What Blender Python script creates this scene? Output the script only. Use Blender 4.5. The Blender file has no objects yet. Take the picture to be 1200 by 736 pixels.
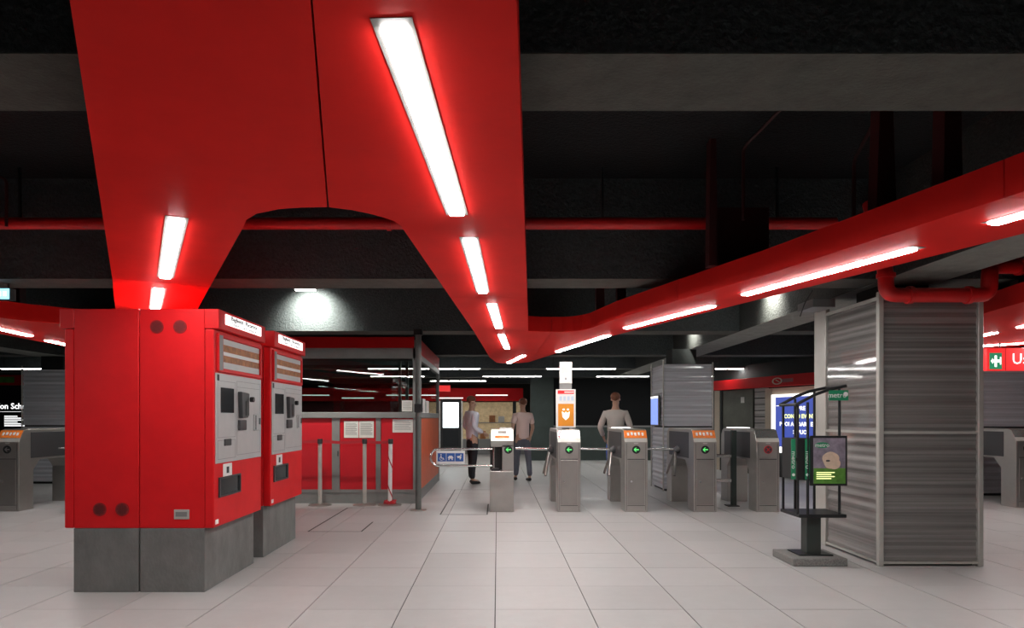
import bpy, bmesh, math, random
from mathutils import Vector, Matrix
random.seed(7)
C = bpy.context.scene.collection
sc = bpy.context.scene

# ------------------------------------------------------------------ camera, world, exposure
# lens 24 mm shift lens, level camera 1.3 m above the floor, looking along +Y
FPX, HX, HY, CH = 800.0, 583.0, 490.0, 1.3
cam_d = bpy.data.cameras.new('camera')
cam_d.sensor_width = 36.0
cam_d.lens = 24.0
cam_d.shift_x = (600 - HX) / 1200
cam_d.shift_y = (HY - 368) / 1200
cam = bpy.data.objects.new('camera', cam_d)
cam.location = (0, 0, CH)
cam.rotation_euler = (math.pi / 2, 0, 0)
C.objects.link(cam)
sc.camera = cam
w = bpy.data.worlds.new('world')
sc.world = w
w.use_nodes = True
w.node_tree.nodes['Background'].inputs[0].default_value = (0.5, 0.55, 0.6, 1)
w.node_tree.nodes['Background'].inputs[1].default_value = 0.004
sc.view_settings.view_transform = 'Standard'
sc.view_settings.look = 'None'
sc.view_settings.exposure = 0.95
sc.view_settings.gamma = 1.0
sc.view_settings.use_curve_mapping = False
LAMP = 26.0          # radiance of the strip lights in the red canopy
TUBE = 24.0          # radiance of the tubes under the far beams


def on_floor(x, y):
    Y = FPX * CH / (y - HY)
    return (x - HX) * Y / FPX, Y


def pz(y, Y):
    return CH + (HY - y) * Y / FPX


# ------------------------------------------------------------------ materials
MATS = {}


def M(name, col, rough=0.5, metal=0.0, var=0.0, vscale=4.0, stretch=(1, 1, 1), bump=0.0, bscale=60.0,
      emis=0.0, ecol=None, rnd=0.0, spec=0.5, coat=0.0, rvar=0.0):
    m = bpy.data.materials.new(name)
    m.use_nodes = True
    nt = m.node_tree
    b = nt.nodes['Principled BSDF']
    b.inputs['Base Color'].default_value = (*col, 1)
    b.inputs['Roughness'].default_value = rough
    b.inputs['Metallic'].default_value = metal
    b.inputs['Specular IOR Level'].default_value = spec
    b.inputs['Coat Weight'].default_value = coat
    b.inputs['Coat Roughness'].default_value = 0.08
    if var or bump or rnd or rvar:
        tc = nt.nodes.new('ShaderNodeTexCoord')
        mp = nt.nodes.new('ShaderNodeMapping')
        mp.inputs['Scale'].default_value = stretch
        nt.links.new(tc.outputs['Object'], mp.inputs['Vector'])
        oi = nt.nodes.new('ShaderNodeObjectInfo')
        mul = nt.nodes.new('ShaderNodeMath')
        mul.operation = 'MULTIPLY'
        mul.inputs[1].default_value = 37.0
        nt.links.new(oi.outputs['Random'], mul.inputs[0])
        add = nt.nodes.new('ShaderNodeVectorMath')
        add.operation = 'ADD'
        nt.links.new(mp.outputs['Vector'], add.inputs[0])
        nt.links.new(mul.outputs[0], add.inputs[1])
        vec = add.outputs[0]
    if var or rnd:
        nz = nt.nodes.new('ShaderNodeTexNoise')
        nz.inputs['Scale'].default_value = vscale
        nz.inputs['Detail'].default_value = 6
        nz.inputs['Roughness'].default_value = 0.65
        nt.links.new(vec, nz.inputs['Vector'])
        mr = nt.nodes.new('ShaderNodeMapRange')
        mr.inputs['From Min'].default_value = 0.25
        mr.inputs['From Max'].default_value = 0.75
        mr.inputs['To Min'].default_value = 1 - var
        mr.inputs['To Max'].default_value = 1 + var
        nt.links.new(nz.outputs['Fac'], mr.inputs['Value'])
        r2 = nt.nodes.new('ShaderNodeMapRange')
        r2.inputs['To Min'].default_value = 1 - rnd
        r2.inputs['To Max'].default_value = 1 + rnd
        nt.links.new(oi.outputs['Random'], r2.inputs['Value'])
        mm = nt.nodes.new('ShaderNodeMath')
        mm.operation = 'MULTIPLY'
        nt.links.new(mr.outputs[0], mm.inputs[0])
        nt.links.new(r2.outputs[0], mm.inputs[1])
        vm = nt.nodes.new('ShaderNodeVectorMath')
        vm.operation = 'SCALE'
        vm.inputs[0].default_value = col
        nt.links.new(mm.outputs[0], vm.inputs['Scale'])
        nt.links.new(vm.outputs[0], b.inputs['Base Color'])
        if rvar:
            rr = nt.nodes.new('ShaderNodeMapRange')
            rr.inputs['From Min'].default_value = 0.3
            rr.inputs['From Max'].default_value = 0.7
            rr.inputs['To Min'].default_value = rough - rvar
            rr.inputs['To Max'].default_value = rough + rvar
            nt.links.new(nz.outputs['Fac'], rr.inputs['Value'])
            nt.links.new(rr.outputs[0], b.inputs['Roughness'])
    if bump:
        n2 = nt.nodes.new('ShaderNodeTexNoise')
        n2.inputs['Scale'].default_value = bscale
        n2.inputs['Detail'].default_value = 4
        nt.links.new(vec, n2.inputs['Vector'])
        bp = nt.nodes.new('ShaderNodeBump')
        bp.inputs['Strength'].default_value = bump
        bp.inputs['Distance'].default_value = 0.02
        nt.links.new(n2.outputs['Fac'], bp.inputs['Height'])
        nt.links.new(bp.outputs[0], b.inputs['Normal'])
    if emis:
        b.inputs['Emission Color'].default_value = (*(ecol or col), 1)
        b.inputs['Emission Strength'].default_value = emis
    MATS[name] = m
    return m


def glass(name, tint, gloss=0.06, rough=0.02, ior=1.5):
    m = bpy.data.materials.new(name)
    m.use_nodes = True
    nt = m.node_tree
    nt.nodes.clear()
    out = nt.nodes.new('ShaderNodeOutputMaterial')
    tr = nt.nodes.new('ShaderNodeBsdfTransparent')
    tr.inputs[0].default_value = (*tint, 1)
    gl = nt.nodes.new('ShaderNodeBsdfGlossy')
    gl.inputs['Roughness'].default_value = rough
    lw = nt.nodes.new('ShaderNodeLayerWeight')      # Schlick reflectance of a thin pane
    lw.inputs[0].default_value = 0.5
    pw = nt.nodes.new('ShaderNodeMath')
    pw.operation = 'POWER'
    pw.inputs[1].default_value = 5.0
    nt.links.new(lw.outputs['Facing'], pw.inputs[0])
    fr = nt.nodes.new('ShaderNodeMapRange')
    fr.inputs['To Min'].default_value = ((ior - 1) / (ior + 1)) ** 2
    nt.links.new(pw.outputs[0], fr.inputs['Value'])
    mx = nt.nodes.new('ShaderNodeMixShader')
    nt.links.new(fr.outputs[0], mx.inputs[0])
    nt.links.new(tr.outputs[0], mx.inputs[1])
    nt.links.new(gl.outputs[0], mx.inputs[2])
    nt.links.new(mx.outputs[0], out.inputs[0])
    MATS[name] = m
    return m


red_canopy = M('red_lacquer_canopy', (0.82, 0.024, 0.020), 0.5, var=0.08, vscale=1.6, bump=0.03, bscale=9, spec=0.03)
red_pipe_m = M('red_pipe_paint', (0.72, 0.016, 0.016), 0.4, var=0.12, vscale=7)
red_machine = M('red_machine_paint', (0.68, 0.013, 0.017), 0.45, var=0.10, vscale=3.0, bump=0.04, bscale=14, spec=0.2)
red_machine_dark = M('red_vent', (0.25, 0.006, 0.008), 0.6)
red_panel = M('red_booth_laminate', (0.55, 0.012, 0.022), 0.4, var=0.08, vscale=3)
red_dim = M('red_fascia_paint', (0.50, 0.010, 0.012), 0.5, var=0.06, spec=0.1)
tile_m = M('floor_tile_porcelain', (0.455, 0.452, 0.447), 0.42, var=0.09, vscale=7, rnd=0.05, bump=0.012, bscale=120, rvar=0.07)
grout_m = M('grout', (0.06, 0.058, 0.055), 0.9)
dark_line = M('dark_joint_metal', (0.03, 0.03, 0.03), 0.6)
ceil_m = M('black_ceiling_stucco', (0.004, 0.004, 0.005), 0.9, var=0.3, vscale=30, bump=0.9, bscale=45)
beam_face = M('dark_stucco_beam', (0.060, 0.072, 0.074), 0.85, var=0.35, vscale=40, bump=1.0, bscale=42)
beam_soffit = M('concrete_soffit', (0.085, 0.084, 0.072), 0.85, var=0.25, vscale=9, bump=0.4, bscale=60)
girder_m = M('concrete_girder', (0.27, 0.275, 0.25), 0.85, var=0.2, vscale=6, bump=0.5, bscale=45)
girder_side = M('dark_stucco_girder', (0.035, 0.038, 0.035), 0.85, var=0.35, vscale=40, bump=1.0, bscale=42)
hanger_m = M('dark_oxide_red', (0.05, 0.006, 0.006), 0.6, var=0.2)
wall_dark = M('dark_wall_paint', (0.022, 0.026, 0.026), 0.8, var=0.2)
wall_green = M('dark_green_wall', (0.035, 0.05, 0.045), 0.7, var=0.2)
black_m = M('black_metal', (0.012, 0.013, 0.014), 0.45)
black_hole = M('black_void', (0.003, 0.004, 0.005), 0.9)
steel = M('brushed_steel', (0.50, 0.48, 0.455), 0.36, 0.9, var=0.06, vscale=9, stretch=(1, 1, 1), rvar=0.05)
steel_d = M('brushed_steel_panel', (0.40, 0.38, 0.36), 0.38, 0.9, var=0.06, vscale=9, stretch=(1, 1, 1), rvar=0.05)
chrome = M('polished_steel_bar', (0.78, 0.78, 0.77), 0.2, 0.9)
alu = M('aluminium_frame', (0.55, 0.54, 0.50), 0.42, 0.35, var=0.08, vscale=6)
booth_grey = M('booth_grey_frame', (0.24, 0.245, 0.24), 0.5, 0.2, var=0.12, vscale=5)
concrete_base = M('grey_plinth_concrete', (0.17, 0.172, 0.165), 0.75, var=0.28, vscale=5, stretch=(1, 1, 0.6), bump=0.2, bscale=50)
corr = M('corrugated_metal_streaked', (0.31, 0.295, 0.285), 0.42, 0.25, var=0.7, vscale=2.3, stretch=(0.07, 0.07, 12))
corr_blue = M('corrugated_metal_bluish', (0.58, 0.60, 0.64), 0.6, 0.1, var=0.35, vscale=2.2, stretch=(0.07, 0.07, 12))
sheet_grey = M('machine_grey_panel', (0.50, 0.50, 0.50), 0.42, 0.25, var=0.06, vscale=8)
white_m = M('white_plastic', (0.78, 0.78, 0.77), 0.45)
paper_m = M('paper', (0.72, 0.71, 0.67), 0.8, var=0.05, vscale=20)
ink_m = M('grey_print', (0.25, 0.25, 0.26), 0.8)
inkd_m = M('dark_print', (0.03, 0.03, 0.035), 0.7)
screen_m = M('dark_screen', (0.03, 0.032, 0.035), 0.12)
dark_plastic = M('dark_plastic', (0.045, 0.045, 0.048), 0.4)
mid_plastic = M('mid_grey_plastic', (0.22, 0.22, 0.22), 0.45)
orange_m = M('orange_sticker', (0.85, 0.22, 0.03), 0.45, var=0.25, vscale=22)
orange_print = M('orange_print', (0.80, 0.30, 0.02), 0.5)
orange_lab = M('orange_label_strip', (0.36, 0.13, 0.035), 0.5, var=0.6, vscale=18)
granite = M('speckled_granite', (0.20, 0.20, 0.19), 0.6, var=0.7, vscale=130)
green_e = M('green_indicator_light', (0.05, 0.6, 0.12), 0.4, emis=0.5, ecol=(0.15, 0.8, 0.2))
red_e = M('red_indicator_light', (0.35, 0.01, 0.02), 0.4, emis=0.06, ecol=(0.8, 0.03, 0.08))
lamp_m = M('lamp_diffuser', (0.9, 0.9, 0.9), 0.5, emis=LAMP, ecol=(1.0, 0.985, 0.96))
tube_m = M('tube_diffuser', (0.9, 0.9, 0.9), 0.5, emis=TUBE, ecol=(1.0, 0.98, 0.94))
spot_m = M('downlight_lens', (0.9, 0.9, 0.9), 0.5, emis=30, ecol=(1.0, 0.98, 0.92))
lamp_frame = M('lamp_frame_grey', (0.20, 0.19, 0.18), 0.5, 0.3)
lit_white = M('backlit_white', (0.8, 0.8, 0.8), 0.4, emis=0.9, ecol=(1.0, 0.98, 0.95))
lit_warm = M('backlit_reader_panel', (0.8, 0.78, 0.7), 0.4, emis=0.75, ecol=(1.0, 0.93, 0.75), var=0.2, vscale=25)
lit_screen = M('bright_screen', (0.8, 0.8, 0.8), 0.3, emis=1.25, ecol=(0.82, 0.95, 1.0))
lit_blue = M('backlit_blue_poster', (0.03, 0.05, 0.25), 0.3, emis=0.28, ecol=(0.10, 0.16, 0.75))
lit_cyan = M('backlit_cyan_sign', (0.2, 0.6, 0.8), 0.4, emis=1.2, ecol=(0.25, 0.75, 1.0))
lit_text = M('backlit_lettering', (0.8, 0.8, 0.8), 0.4, emis=0.9)
lit_yel = M('backlit_yellow_lettering', (0.8, 0.8, 0.4), 0.4, emis=0.8, ecol=(0.85, 0.9, 0.35))
sign_red = M('lit_red_sign', (0.60, 0.01, 0.015), 0.4, emis=0.30, ecol=(1.0, 0.03, 0.03))
sign_green = M('exit_sign_green', (0.01, 0.22, 0.10), 0.4, emis=0.15, ecol=(0.02, 0.4, 0.2))
sign_blue = M('accessibility_blue', (0.02, 0.10, 0.38), 0.45)
beige_m = M('beige_wall', (0.50, 0.42, 0.33), 0.7, var=0.08)
shop_m = M('warm_shop_goods', (0.40, 0.30, 0.16), 0.6, var=0.5, vscale=9, emis=0.12, ecol=(0.8, 0.6, 0.35))
door_m = M('dark_green_door', (0.10, 0.105, 0.085), 0.6, var=0.25, vscale=3)
metro_green = M('metro_green', (0.01, 0.22, 0.10), 0.5)
magazine = M('magazine_purple_print', (0.22, 0.19, 0.24), 0.4, var=0.5, vscale=14)
magazine_g = M('magazine_green_print', (0.10, 0.26, 0.04), 0.4, var=0.5, vscale=12)
magazine_s = M('magazine_skin_print', (0.62, 0.47, 0.36), 0.4, var=0.2, vscale=20)
booth_glass = glass('booth_window_glass', (0.72, 0.78, 0.76), rough=0.015)
clear_glass = glass('clear_pane_glass', (0.97, 0.97, 0.97), rough=0.05, ior=1.45)
ribbon_m = M('red_ribbon', (0.45, 0.02, 0.03), 0.6)
wood_orange = M('orange_red_side_panel', (0.60, 0.10, 0.03), 0.45, var=0.15)
skin_m = M('skin', (0.50, 0.30, 0.21), 0.5)
hair_m = M('dark_hair', (0.03, 0.022, 0.018), 0.6)


# ------------------------------------------------------------------ mesh helpers
class MB:
    def __init__(self, off=(0, 0, 0), sx=1):
        self.v, self.f, self.mi, self.off, self.sx = [], [], [], Vector(off), sx

    def _add(self, vs, fs, mi=0):
        n = len(self.v)
        for p in vs:
            p = Vector(p)
            self.v.append(Vector((p.x * self.sx, p.y, p.z)) - self.off)
        for f in fs:
            self.f.append([i + n for i in f])
            self.mi.append(mi)
        return self

    def box(self, x0, x1, y0, y1, z0, z1, mi=0):
        vs = [(x, y, z) for z in (z0, z1) for y in (y0, y1) for x in (x0, x1)]
        return self._add(vs, [(0, 2, 3, 1), (4, 5, 7, 6), (0, 1, 5, 4), (2, 6, 7, 3), (0, 4, 6, 2), (1, 3, 7, 5)], mi)

    def prism(self, poly, z0, z1, mi=0):
        n = len(poly)
        vs = [(x, y, z0) for x, y in poly] + [(x, y, z1) for x, y in poly]
        fs = [tuple(range(n))[::-1], tuple(range(n, 2 * n))] + [(i, (i + 1) % n, n + (i + 1) % n, n + i) for i in range(n)]
        return self._add(vs, fs, mi)

    def extx(self, poly, x0, x1, mi=0):
        n = len(poly)
        vs = [(x0, y, z) for y, z in poly] + [(x1, y, z) for y, z in poly]
        fs = [tuple(range(n))[::-1], tuple(range(n, 2 * n))] + [(i, (i + 1) % n, n + (i + 1) % n, n + i) for i in range(n)]
        return self._add(vs, fs, mi)

    def exty(self, poly, y0, y1, mi=0):
        n = len(poly)
        vs = [(x, y0, z) for x, z in poly] + [(x, y1, z) for x, z in poly]
        fs = [tuple(range(n))[::-1], tuple(range(n, 2 * n))] + [(i, (i + 1) % n, n + (i + 1) % n, n + i) for i in range(n)]
        return self._add(vs, fs, mi)

    def tube(self, pts, r, n=10, mi=0, closed=False, radii=None):
        pts = [Vector(p) for p in pts]
        rings, up = [], None
        for i, p in enumerate(pts):
            a = pts[i - 1] if i else p
            b = pts[i + 1] if i < len(pts) - 1 else p
            t = (b - a).normalized()
            if up is None:
                up = Vector((0, 0, 1)) if abs(t.z) < 0.9 else Vector((1, 0, 0))
            s = t.cross(up).normalized()
            up = s.cross(t).normalized()
            rr = radii[i] if radii else r
            rings.append([p + (s * math.cos(2 * math.pi * k / n) + up * math.sin(2 * math.pi * k / n)) * rr for k in range(n)])
        vs = [q for R in rings for q in R]
        fs = []
        for i in range(len(rings) - 1):
            for k in range(n):
                fs.append((i * n + k, i * n + (k + 1) % n, (i + 1) * n + (k + 1) % n, (i + 1) * n + k))
        fs.append(tuple(range(n))[::-1])
        fs.append(tuple(range((len(rings) - 1) * n, len(rings) * n)))
        return self._add(vs, fs, mi)

    def cyl(self, p0, p1, r, n=16, mi=0, r2=None):
        return self.tube([p0, p1], r, n, mi, radii=[r, r if r2 is None else r2])

    def build(self, name, mats, parent=None, smooth=False, bev=0.0, seg=1, origin=None):
        if not isinstance(mats, (list, tuple)):
            mats = [mats]
        o0 = Vector(origin) if origin is not None else Vector((0, 0, 0))
        if parent is None and origin is None:
            xs = [p.x for p in self.v]; ys = [p.y for p in self.v]; zs = [p.z for p in self.v]
            o0 = Vector(((min(xs) + max(xs)) / 2, (min(ys) + max(ys)) / 2, min(zs)))
        me = bpy.data.meshes.new(name)
        me.from_pydata([p - o0 for p in self.v], [], self.f)
        for m in mats:
            me.materials.append(m)
        me.polygons.foreach_set('material_index', self.mi)
        bm = bmesh.new()
        bm.from_mesh(me)
        bmesh.ops.recalc_face_normals(bm, faces=bm.faces)
        bm.to_mesh(me)
        bm.free()
        if smooth:
            me.polygons.foreach_set('use_smooth', [True] * len(me.polygons))
            if hasattr(me, 'set_sharp_from_angle'):
                me.set_sharp_from_angle(angle=math.radians(40))
        ob = bpy.data.objects.new(name, me)
        ob.location = o0
        C.objects.link(ob)
        if parent:
            ob.parent = parent
        if bev:
            b = ob.modifiers.new('edge', 'BEVEL')
            b.width = bev
            b.segments = seg
            b.limit_method = 'ANGLE'
        return ob


def tag(o, label, cat, group=None, kind=None):
    if label:
        o['label'] = label
    if cat:
        o['category'] = cat
    if group:
        o['group'] = group
    if kind:
        o['kind'] = kind
    return o


def thing(name, loc, label, cat, group=None, rz=0.0, kind=None):
    e = bpy.data.objects.new(name, None)
    e.empty_display_size = 0.1
    e.location = loc
    e.rotation_euler = (0, 0, rz)
    C.objects.link(e)
    return tag(e, label, cat, group, kind)


def copy_tree(o, parent=None):
    c = o.copy()
    C.objects.link(c)
    c.parent = parent
    for ch in list(o.children):
        copy_tree(ch, c)
    return c


def struct(o):
    o['kind'] = 'structure'
    return o


def text(name, body, size, mat, parent, loc, rot=(math.pi / 2, 0, 0), align='CENTER', ext=0.001, off=0.0, sx=1.0):
    cu = bpy.data.curves.new(name, 'FONT')
    cu.body = body
    cu.size = size
    cu.align_x = align
    cu.align_y = 'CENTER'
    cu.extrude = ext
    cu.offset = off
    cu.resolution_u = 2
    tmp = bpy.data.objects.new('tmp_text', cu)
    C.objects.link(tmp)
    dg = bpy.context.evaluated_depsgraph_get()
    me = bpy.data.meshes.new_from_object(tmp.evaluated_get(dg))
    bpy.data.objects.remove(tmp)
    bpy.data.curves.remove(cu)
    me.name = name
    me.materials.clear()
    me.materials.append(mat)
    ob = bpy.data.objects.new(name, me)
    ob.location = loc
    ob.rotation_euler = rot
    ob.scale = (sx, 1, 1)
    C.objects.link(ob)
    if parent:
        ob.parent = parent
    return ob


FACE_CAM = (math.pi / 2, 0, 0)
FACE_RIGHT = (math.pi / 2, 0, math.pi / 2)

# ================================================================== SETTING: floor of square tiles
T = 0.642
GX = 0.0036
X0T, Y0T = -0.016, 5.283 - 0.642 * 20
fl = struct(MB().box(-13, 13, -7, 28, -0.12, -0.006).build('floor', grout_m, origin=(0, 0, 0)))


def tile_mesh(name):
    m = MB()
    m.box(-T / 2 + GX, T / 2 - GX, -T / 2 + 0.0016, T / 2 - 0.0016, -0.02, 0.0)
    return m


tm0 = tile_mesh('tile').build('tile', tile_m, fl)
tm0.location = (0, -100, 0)
cells = []
for i in range(-21, 21):
    for j in range(10, 56):
        cx, cy = X0T + (i + .5) * T, Y0T + (j + .5) * T
        vis = False
        if cy > 3.8:
            px, py = HX + cx * FPX / cy, HY + CH * FPX / cy
            hw = T / 2 * FPX / cy
            vis = -hw < px < 1200 + hw and py < 800
        cells.append((cy if vis else 1e9, cx, cy, vis))
cells.sort()
stuffm = MB()
for k, (d, cx, cy, vis) in enumerate(cells):
    if vis and k < 290:
        o = tm0 if k == 0 else tm0.copy()
        if k:
            C.objects.link(o)
            o.parent = fl
        o.location = (cx, cy, random.uniform(-0.0006, 0.0004))
    else:
        z = random.uniform(-0.0006, 0.0004)
        stuffm.box(cx - T / 2 + GX, cx + T / 2 - GX, cy - T / 2 + 0.0016, cy + T / 2 - 0.0016, -0.02, z)
so = stuffm.build('distant_tiles', tile_m, fl)
so['kind'] = 'stuff'

# ------------------------------------------------------------------ ceiling, beams, girders, outer walls
CZ, BZ = 3.45, 2.55
struct(MB().box(-13, 13, -7, 28, CZ, CZ + 0.1).build('ceiling', ceil_m))
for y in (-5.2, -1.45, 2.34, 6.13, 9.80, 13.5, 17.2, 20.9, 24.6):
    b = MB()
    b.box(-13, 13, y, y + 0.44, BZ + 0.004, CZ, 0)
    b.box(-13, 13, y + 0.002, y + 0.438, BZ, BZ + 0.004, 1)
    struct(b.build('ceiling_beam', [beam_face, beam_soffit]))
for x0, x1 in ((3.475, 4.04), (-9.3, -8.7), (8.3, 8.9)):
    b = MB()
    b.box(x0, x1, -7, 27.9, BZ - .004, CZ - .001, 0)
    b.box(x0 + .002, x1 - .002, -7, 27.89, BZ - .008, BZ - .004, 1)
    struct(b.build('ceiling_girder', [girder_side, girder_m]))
struct(MB().box(-13, 13, 27.9, 28.1, 0, CZ).build('wall_back', wall_dark))
struct(MB().box(-13.1, -12.9, -7, 28, 0, CZ).build('wall_left', wall_dark))
struct(MB().box(12.9, 13.1, -7, 28, 0, CZ).build('wall_right', wall_dark))
struct(MB().box(-13, 13, -7.1, -6.9, 0, CZ).build('wall_front', M('far_side_wall', (0.10, 0.10, 0.10), 0.8, var=0.1)))

# ================================================================== RED CANOPY
RZ0, RZ1 = 2.30, 2.475


def inset(poly, d=0.003):
    cx = sum(p[0] for p in poly) / len(poly)
    cy = sum(p[1] for p in poly) / len(poly)
    out = []
    for x, y in poly:
        L = math.hypot(cx - x, cy - y)
        out.append((x + (cx - x) / L * d, y + (cy - y) / L * d))
    return out


canopy = thing('red_canopy', (-0.07, 3.0, RZ0), 'large red branching canopy with recessed strip lights hanging below the dark ceiling', 'canopy')
co = canopy.location
PANELS = [
    [(-.10, -.1), (-2.755, 4.88), (-2.19, 5.2), (-1.329, 3.571), (-1.27, 3.45), (-1.18, 3.345), (-1.047, 3.27), (-.93, 3.245), (-.806, 3.238), (-.447, 1.633), (-.085, -.1)],
    [(-.075, -.1), (-.04, -.1), (.246, 5.67), (-.39, 5.67), (-.502, 3.57), (-.525, 3.47), (-.575, 3.40), (-.63, 3.34), (-.70, 3.285), (-.802, 3.238), (-.443, 1.633)],
    [(-.39, 5.67), (.246, 5.67), (.353, 7.84), (-.275, 7.84)],
    [(-.275, 7.84), (.353, 7.84), (.5, 7.90), (.63, 7.92), (.56, 12.2), (.38, 12.45), (.2, 12.5), (.08, 12.45), (-.015, 12.3), (-.127, 11.3)],
    [(.63, 7.92), (.75, 7.92), (.867, 7.87), (.96, 7.77), (1.038, 7.60), (1.2, 6.84), (1.53, 5.79), (2.19, 5.79), (1.32, 8.55), (.56, 12.2)],
    [(1.53, 5.79), (1.875, 4.73), (2.30, 3.1), (3.04, 3.1), (2.85, 3.7), (2.19, 5.79)],
    [(2.30, 3.1), (3.4, -1.4), (4.1, -1.4), (3.04, 3.1)],
    [(-2.755, 4.88), (-4.05, 7.26), (-3.35, 7.4), (-2.66, 6.093), (-2.19, 5.2)],
    [(-4.05, 7.26), (-4.2, 7.36), (-4.35, 7.38), (-4.5, 7.34), (-4.62, 7.25), (-4.82, 7.05), (-4.96, 6.8), (-5.1, 6.2), (-5.7, 6.2), (-5.95, 8.5), (-6.3, 11.8), (-6.0, 12.2), (-5.7, 11.9), (-3.35, 7.4)],
    [(-5.1, 6.2), (-4.0, 1.6), (-4.65, 1.6), (-5.7, 6.2)],
    [(-4.0, 1.6), (-3.5, -1.4), (-4.2, -1.4), (-4.65, 1.6)],
]
for p in PANELS:
    MB(co).prism(inset(p), RZ0, RZ1).build('canopy_panel', red_canopy, canopy)
# tapered hangers carrying the canopy from the ceiling
for hx, hy, w0, w1 in ((1.66, 5.3, .032, .022), (2.28, 4.05, .06, .028), (2.37, 3.6, .05, .034), (1.13, 7.55, .045, .045), (1.30, 7.2, .045, .045),
                       (-5.2, 7.4, .06, .04), (-2.9, 5.6, .05, .04), (-.1, 6.6, .05, .04)):
    MB(co).exty([(hx - w0, RZ1), (hx + w0, RZ1), (hx + w1, CZ), (hx - w1, CZ)], hy - 0.05, hy + 0.05).build('hanger', hanger_m, canopy)

MB(co).box(1.70, 2.14, 5.38, 5.39, RZ1, 2.96).build('hanger_plate', hanger_m, canopy)
canopy2 = thing('red_canopy', (6.4, 8.0, RZ0), 'smaller red canopy seen beyond the big clad pillar above the exit sign', 'canopy')
c2 = canopy2.location
for p in ([(4.3, 4.6), (4.62, 6.4), (5.05, 8.2), (6.6, 8.25), (6.7, 8.2), (5.9, 4.6)],
          [(5.05, 8.2), (5.3, 9.3), (5.9, 10.1), (6.6, 10.2), (8.4, 8.3), (7.7, 7.6), (6.7, 8.2), (6.6, 8.25)]):
    MB(c2).prism(inset(p), RZ0, RZ1).build('canopy_panel', red_canopy, canopy2)
for hx, hy in ((4.75, 6.2), (5.9, 9.6), (7.6, 8.3)):
    MB(c2).exty([(hx - .06, RZ1), (hx + .06, RZ1), (hx + .04, CZ), (hx - .04, CZ)], hy - 0.05, hy + 0.05).build('hanger', hanger_m, canopy2)


def strip_light(a, b, label, wd=0.074):
    """a = end nearer the camera, b = far end, centre line on the canopy soffit"""
    a, b = Vector((*a, RZ0)), Vector((*b, RZ0))
    d = (b - a)
    L = d.length
    rz = math.atan2(d.y, d.x)
    t = thing('strip_light', a, label, 'light', 'strip lights in the red canopies', rz)
    f = MB()
    h, z0, z1 = wd / 2, -0.0025, -0.0005
    f.box(-0.045, 0, -h - 0.016, h + 0.016, z0, z1)
    f.box(L, L + 0.02, -h - 0.016, h + 0.016, z0, z1)
    f.box(-0.0, L, -h - 0.016, -h, z0, z1)
    f.box(-0.0, L, h, h + 0.016, z0, z1)
    f.build('frame', lamp_frame, t)
    MB().extx([(-h + .001, -.001), (-h + .001, -.009), (-h * .8, -.014), (h * .8, -.014), (h - .001, -.009), (h - .001, -.001)], 0.002, L - 0.002).build('diffuser', lamp_m, t)
    return t


LIGHTS = [
    ((-.264, 1.747), (-.198, 3.333), 'biggest strip light, in the wide red panel overhead'),
    ((-.157, 3.81), (-.115, 5.40), 'second strip light down the straight red canopy arm'),
    ((-.05, 5.97), (.015, 7.52), 'third strip light down the straight red canopy arm'),
    ((.045, 8.16), (.135, 9.75), 'fourth strip light down the straight red canopy arm, short of its tip'),
    ((.42, 10.85), (.20, 12.3), 'slanting strip light at the far tip of the red canopy'),
    ((1.33, 8.22), (.90, 10.2), 'strip light in the slanting red arm just past the canopy tip'),
    ((1.909, 6.06), (1.425, 7.55), 'strip light in the middle of the slanting red arm'),
    ((2.445, 4.02), (1.994, 5.50), 'long strip light in the slanting red arm in front of the clad pillar'),
    ((2.96, 2.0), (2.53, 3.49), 'strip light at the picture edge in the slanting red arm'),
    ((-1.61, 3.426), (-2.35, 4.83), 'strip light in the red canopy arm above the ticket machines'),
    ((-2.61, 5.26), (-3.33, 6.62), 'strip light half hidden behind the ticket machine top'),
    ((-5.42, 6.7), (-5.65, 8.25), 'strip light in the dim red arm beside the machines, cut by the picture edge'),
    ((-5.77, 8.75), (-6.0, 10.3), 'short glimpse of strip light beside the red machine cap'),
    ((5.5, 6.0), (5.72, 7.48), 'strip light in the red canopy beyond the pillar, cut by the picture edge'),
    ((5.8, 7.96), (6.05, 9.5), 'strip light tip showing just past the pillar edge'),
    ((7.6, 8.4), (6.6, 9.5), 'strip light directly above the red exit sign'),
    ((3.42, 0.1), (3.06, 1.6), 'strip light outside the view in the slanting red arm'),
    ((-4.55, 2.6), (-4.95, 4.1), 'strip light outside the view in the dim red arm'),
    ((-5.0, 4.4), (-5.3, 5.95), 'second strip light outside the view in the dim red arm'),
]
for a, b, lab in LIGHTS:
    strip_light(a, b, lab)


# ------------------------------------------------------------------ pipes, conduits, downlights under the ceiling
def arc_path(pts, r=0.12, n=6):
    """rounded corners for a polyline"""
    pts = [Vector(p) for p in pts]
    out = [pts[0]]
    for i in range(1, len(pts) - 1):
        a, p, b = pts[i - 1], pts[i], pts[i + 1]
        u, v = (a - p).normalized(), (b - p).normalized()
        rr = min(r, (a - p).length * .49, (b - p).length * .49)
        s, e = p + u * rr, p + v * rr
        for k in range(n + 1):
            t = k / n
            out.append(s * (1 - t) ** 2 + p * 2 * t * (1 - t) + e * t * t)
    out.append(pts[-1])
    return out


def pipe(name, pts, r, mat, label, cat='pipe', rr=0.12, n=12, rings=()):
    pts = arc_path(pts, rr)
    c = Vector(pts[0])
    t = thing(name, c, label, cat)
    MB(c).tube(pts, r, n).build('tube', mat, t, smooth=True)
    for (p, d) in rings:
        p, d = Vector(p), Vector(d).normalized()
        MB(c).cyl(p - d * .018, p + d * .018, r * 1.22, 14).build('coupling', mat, t, smooth=True)
    return t


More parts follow.
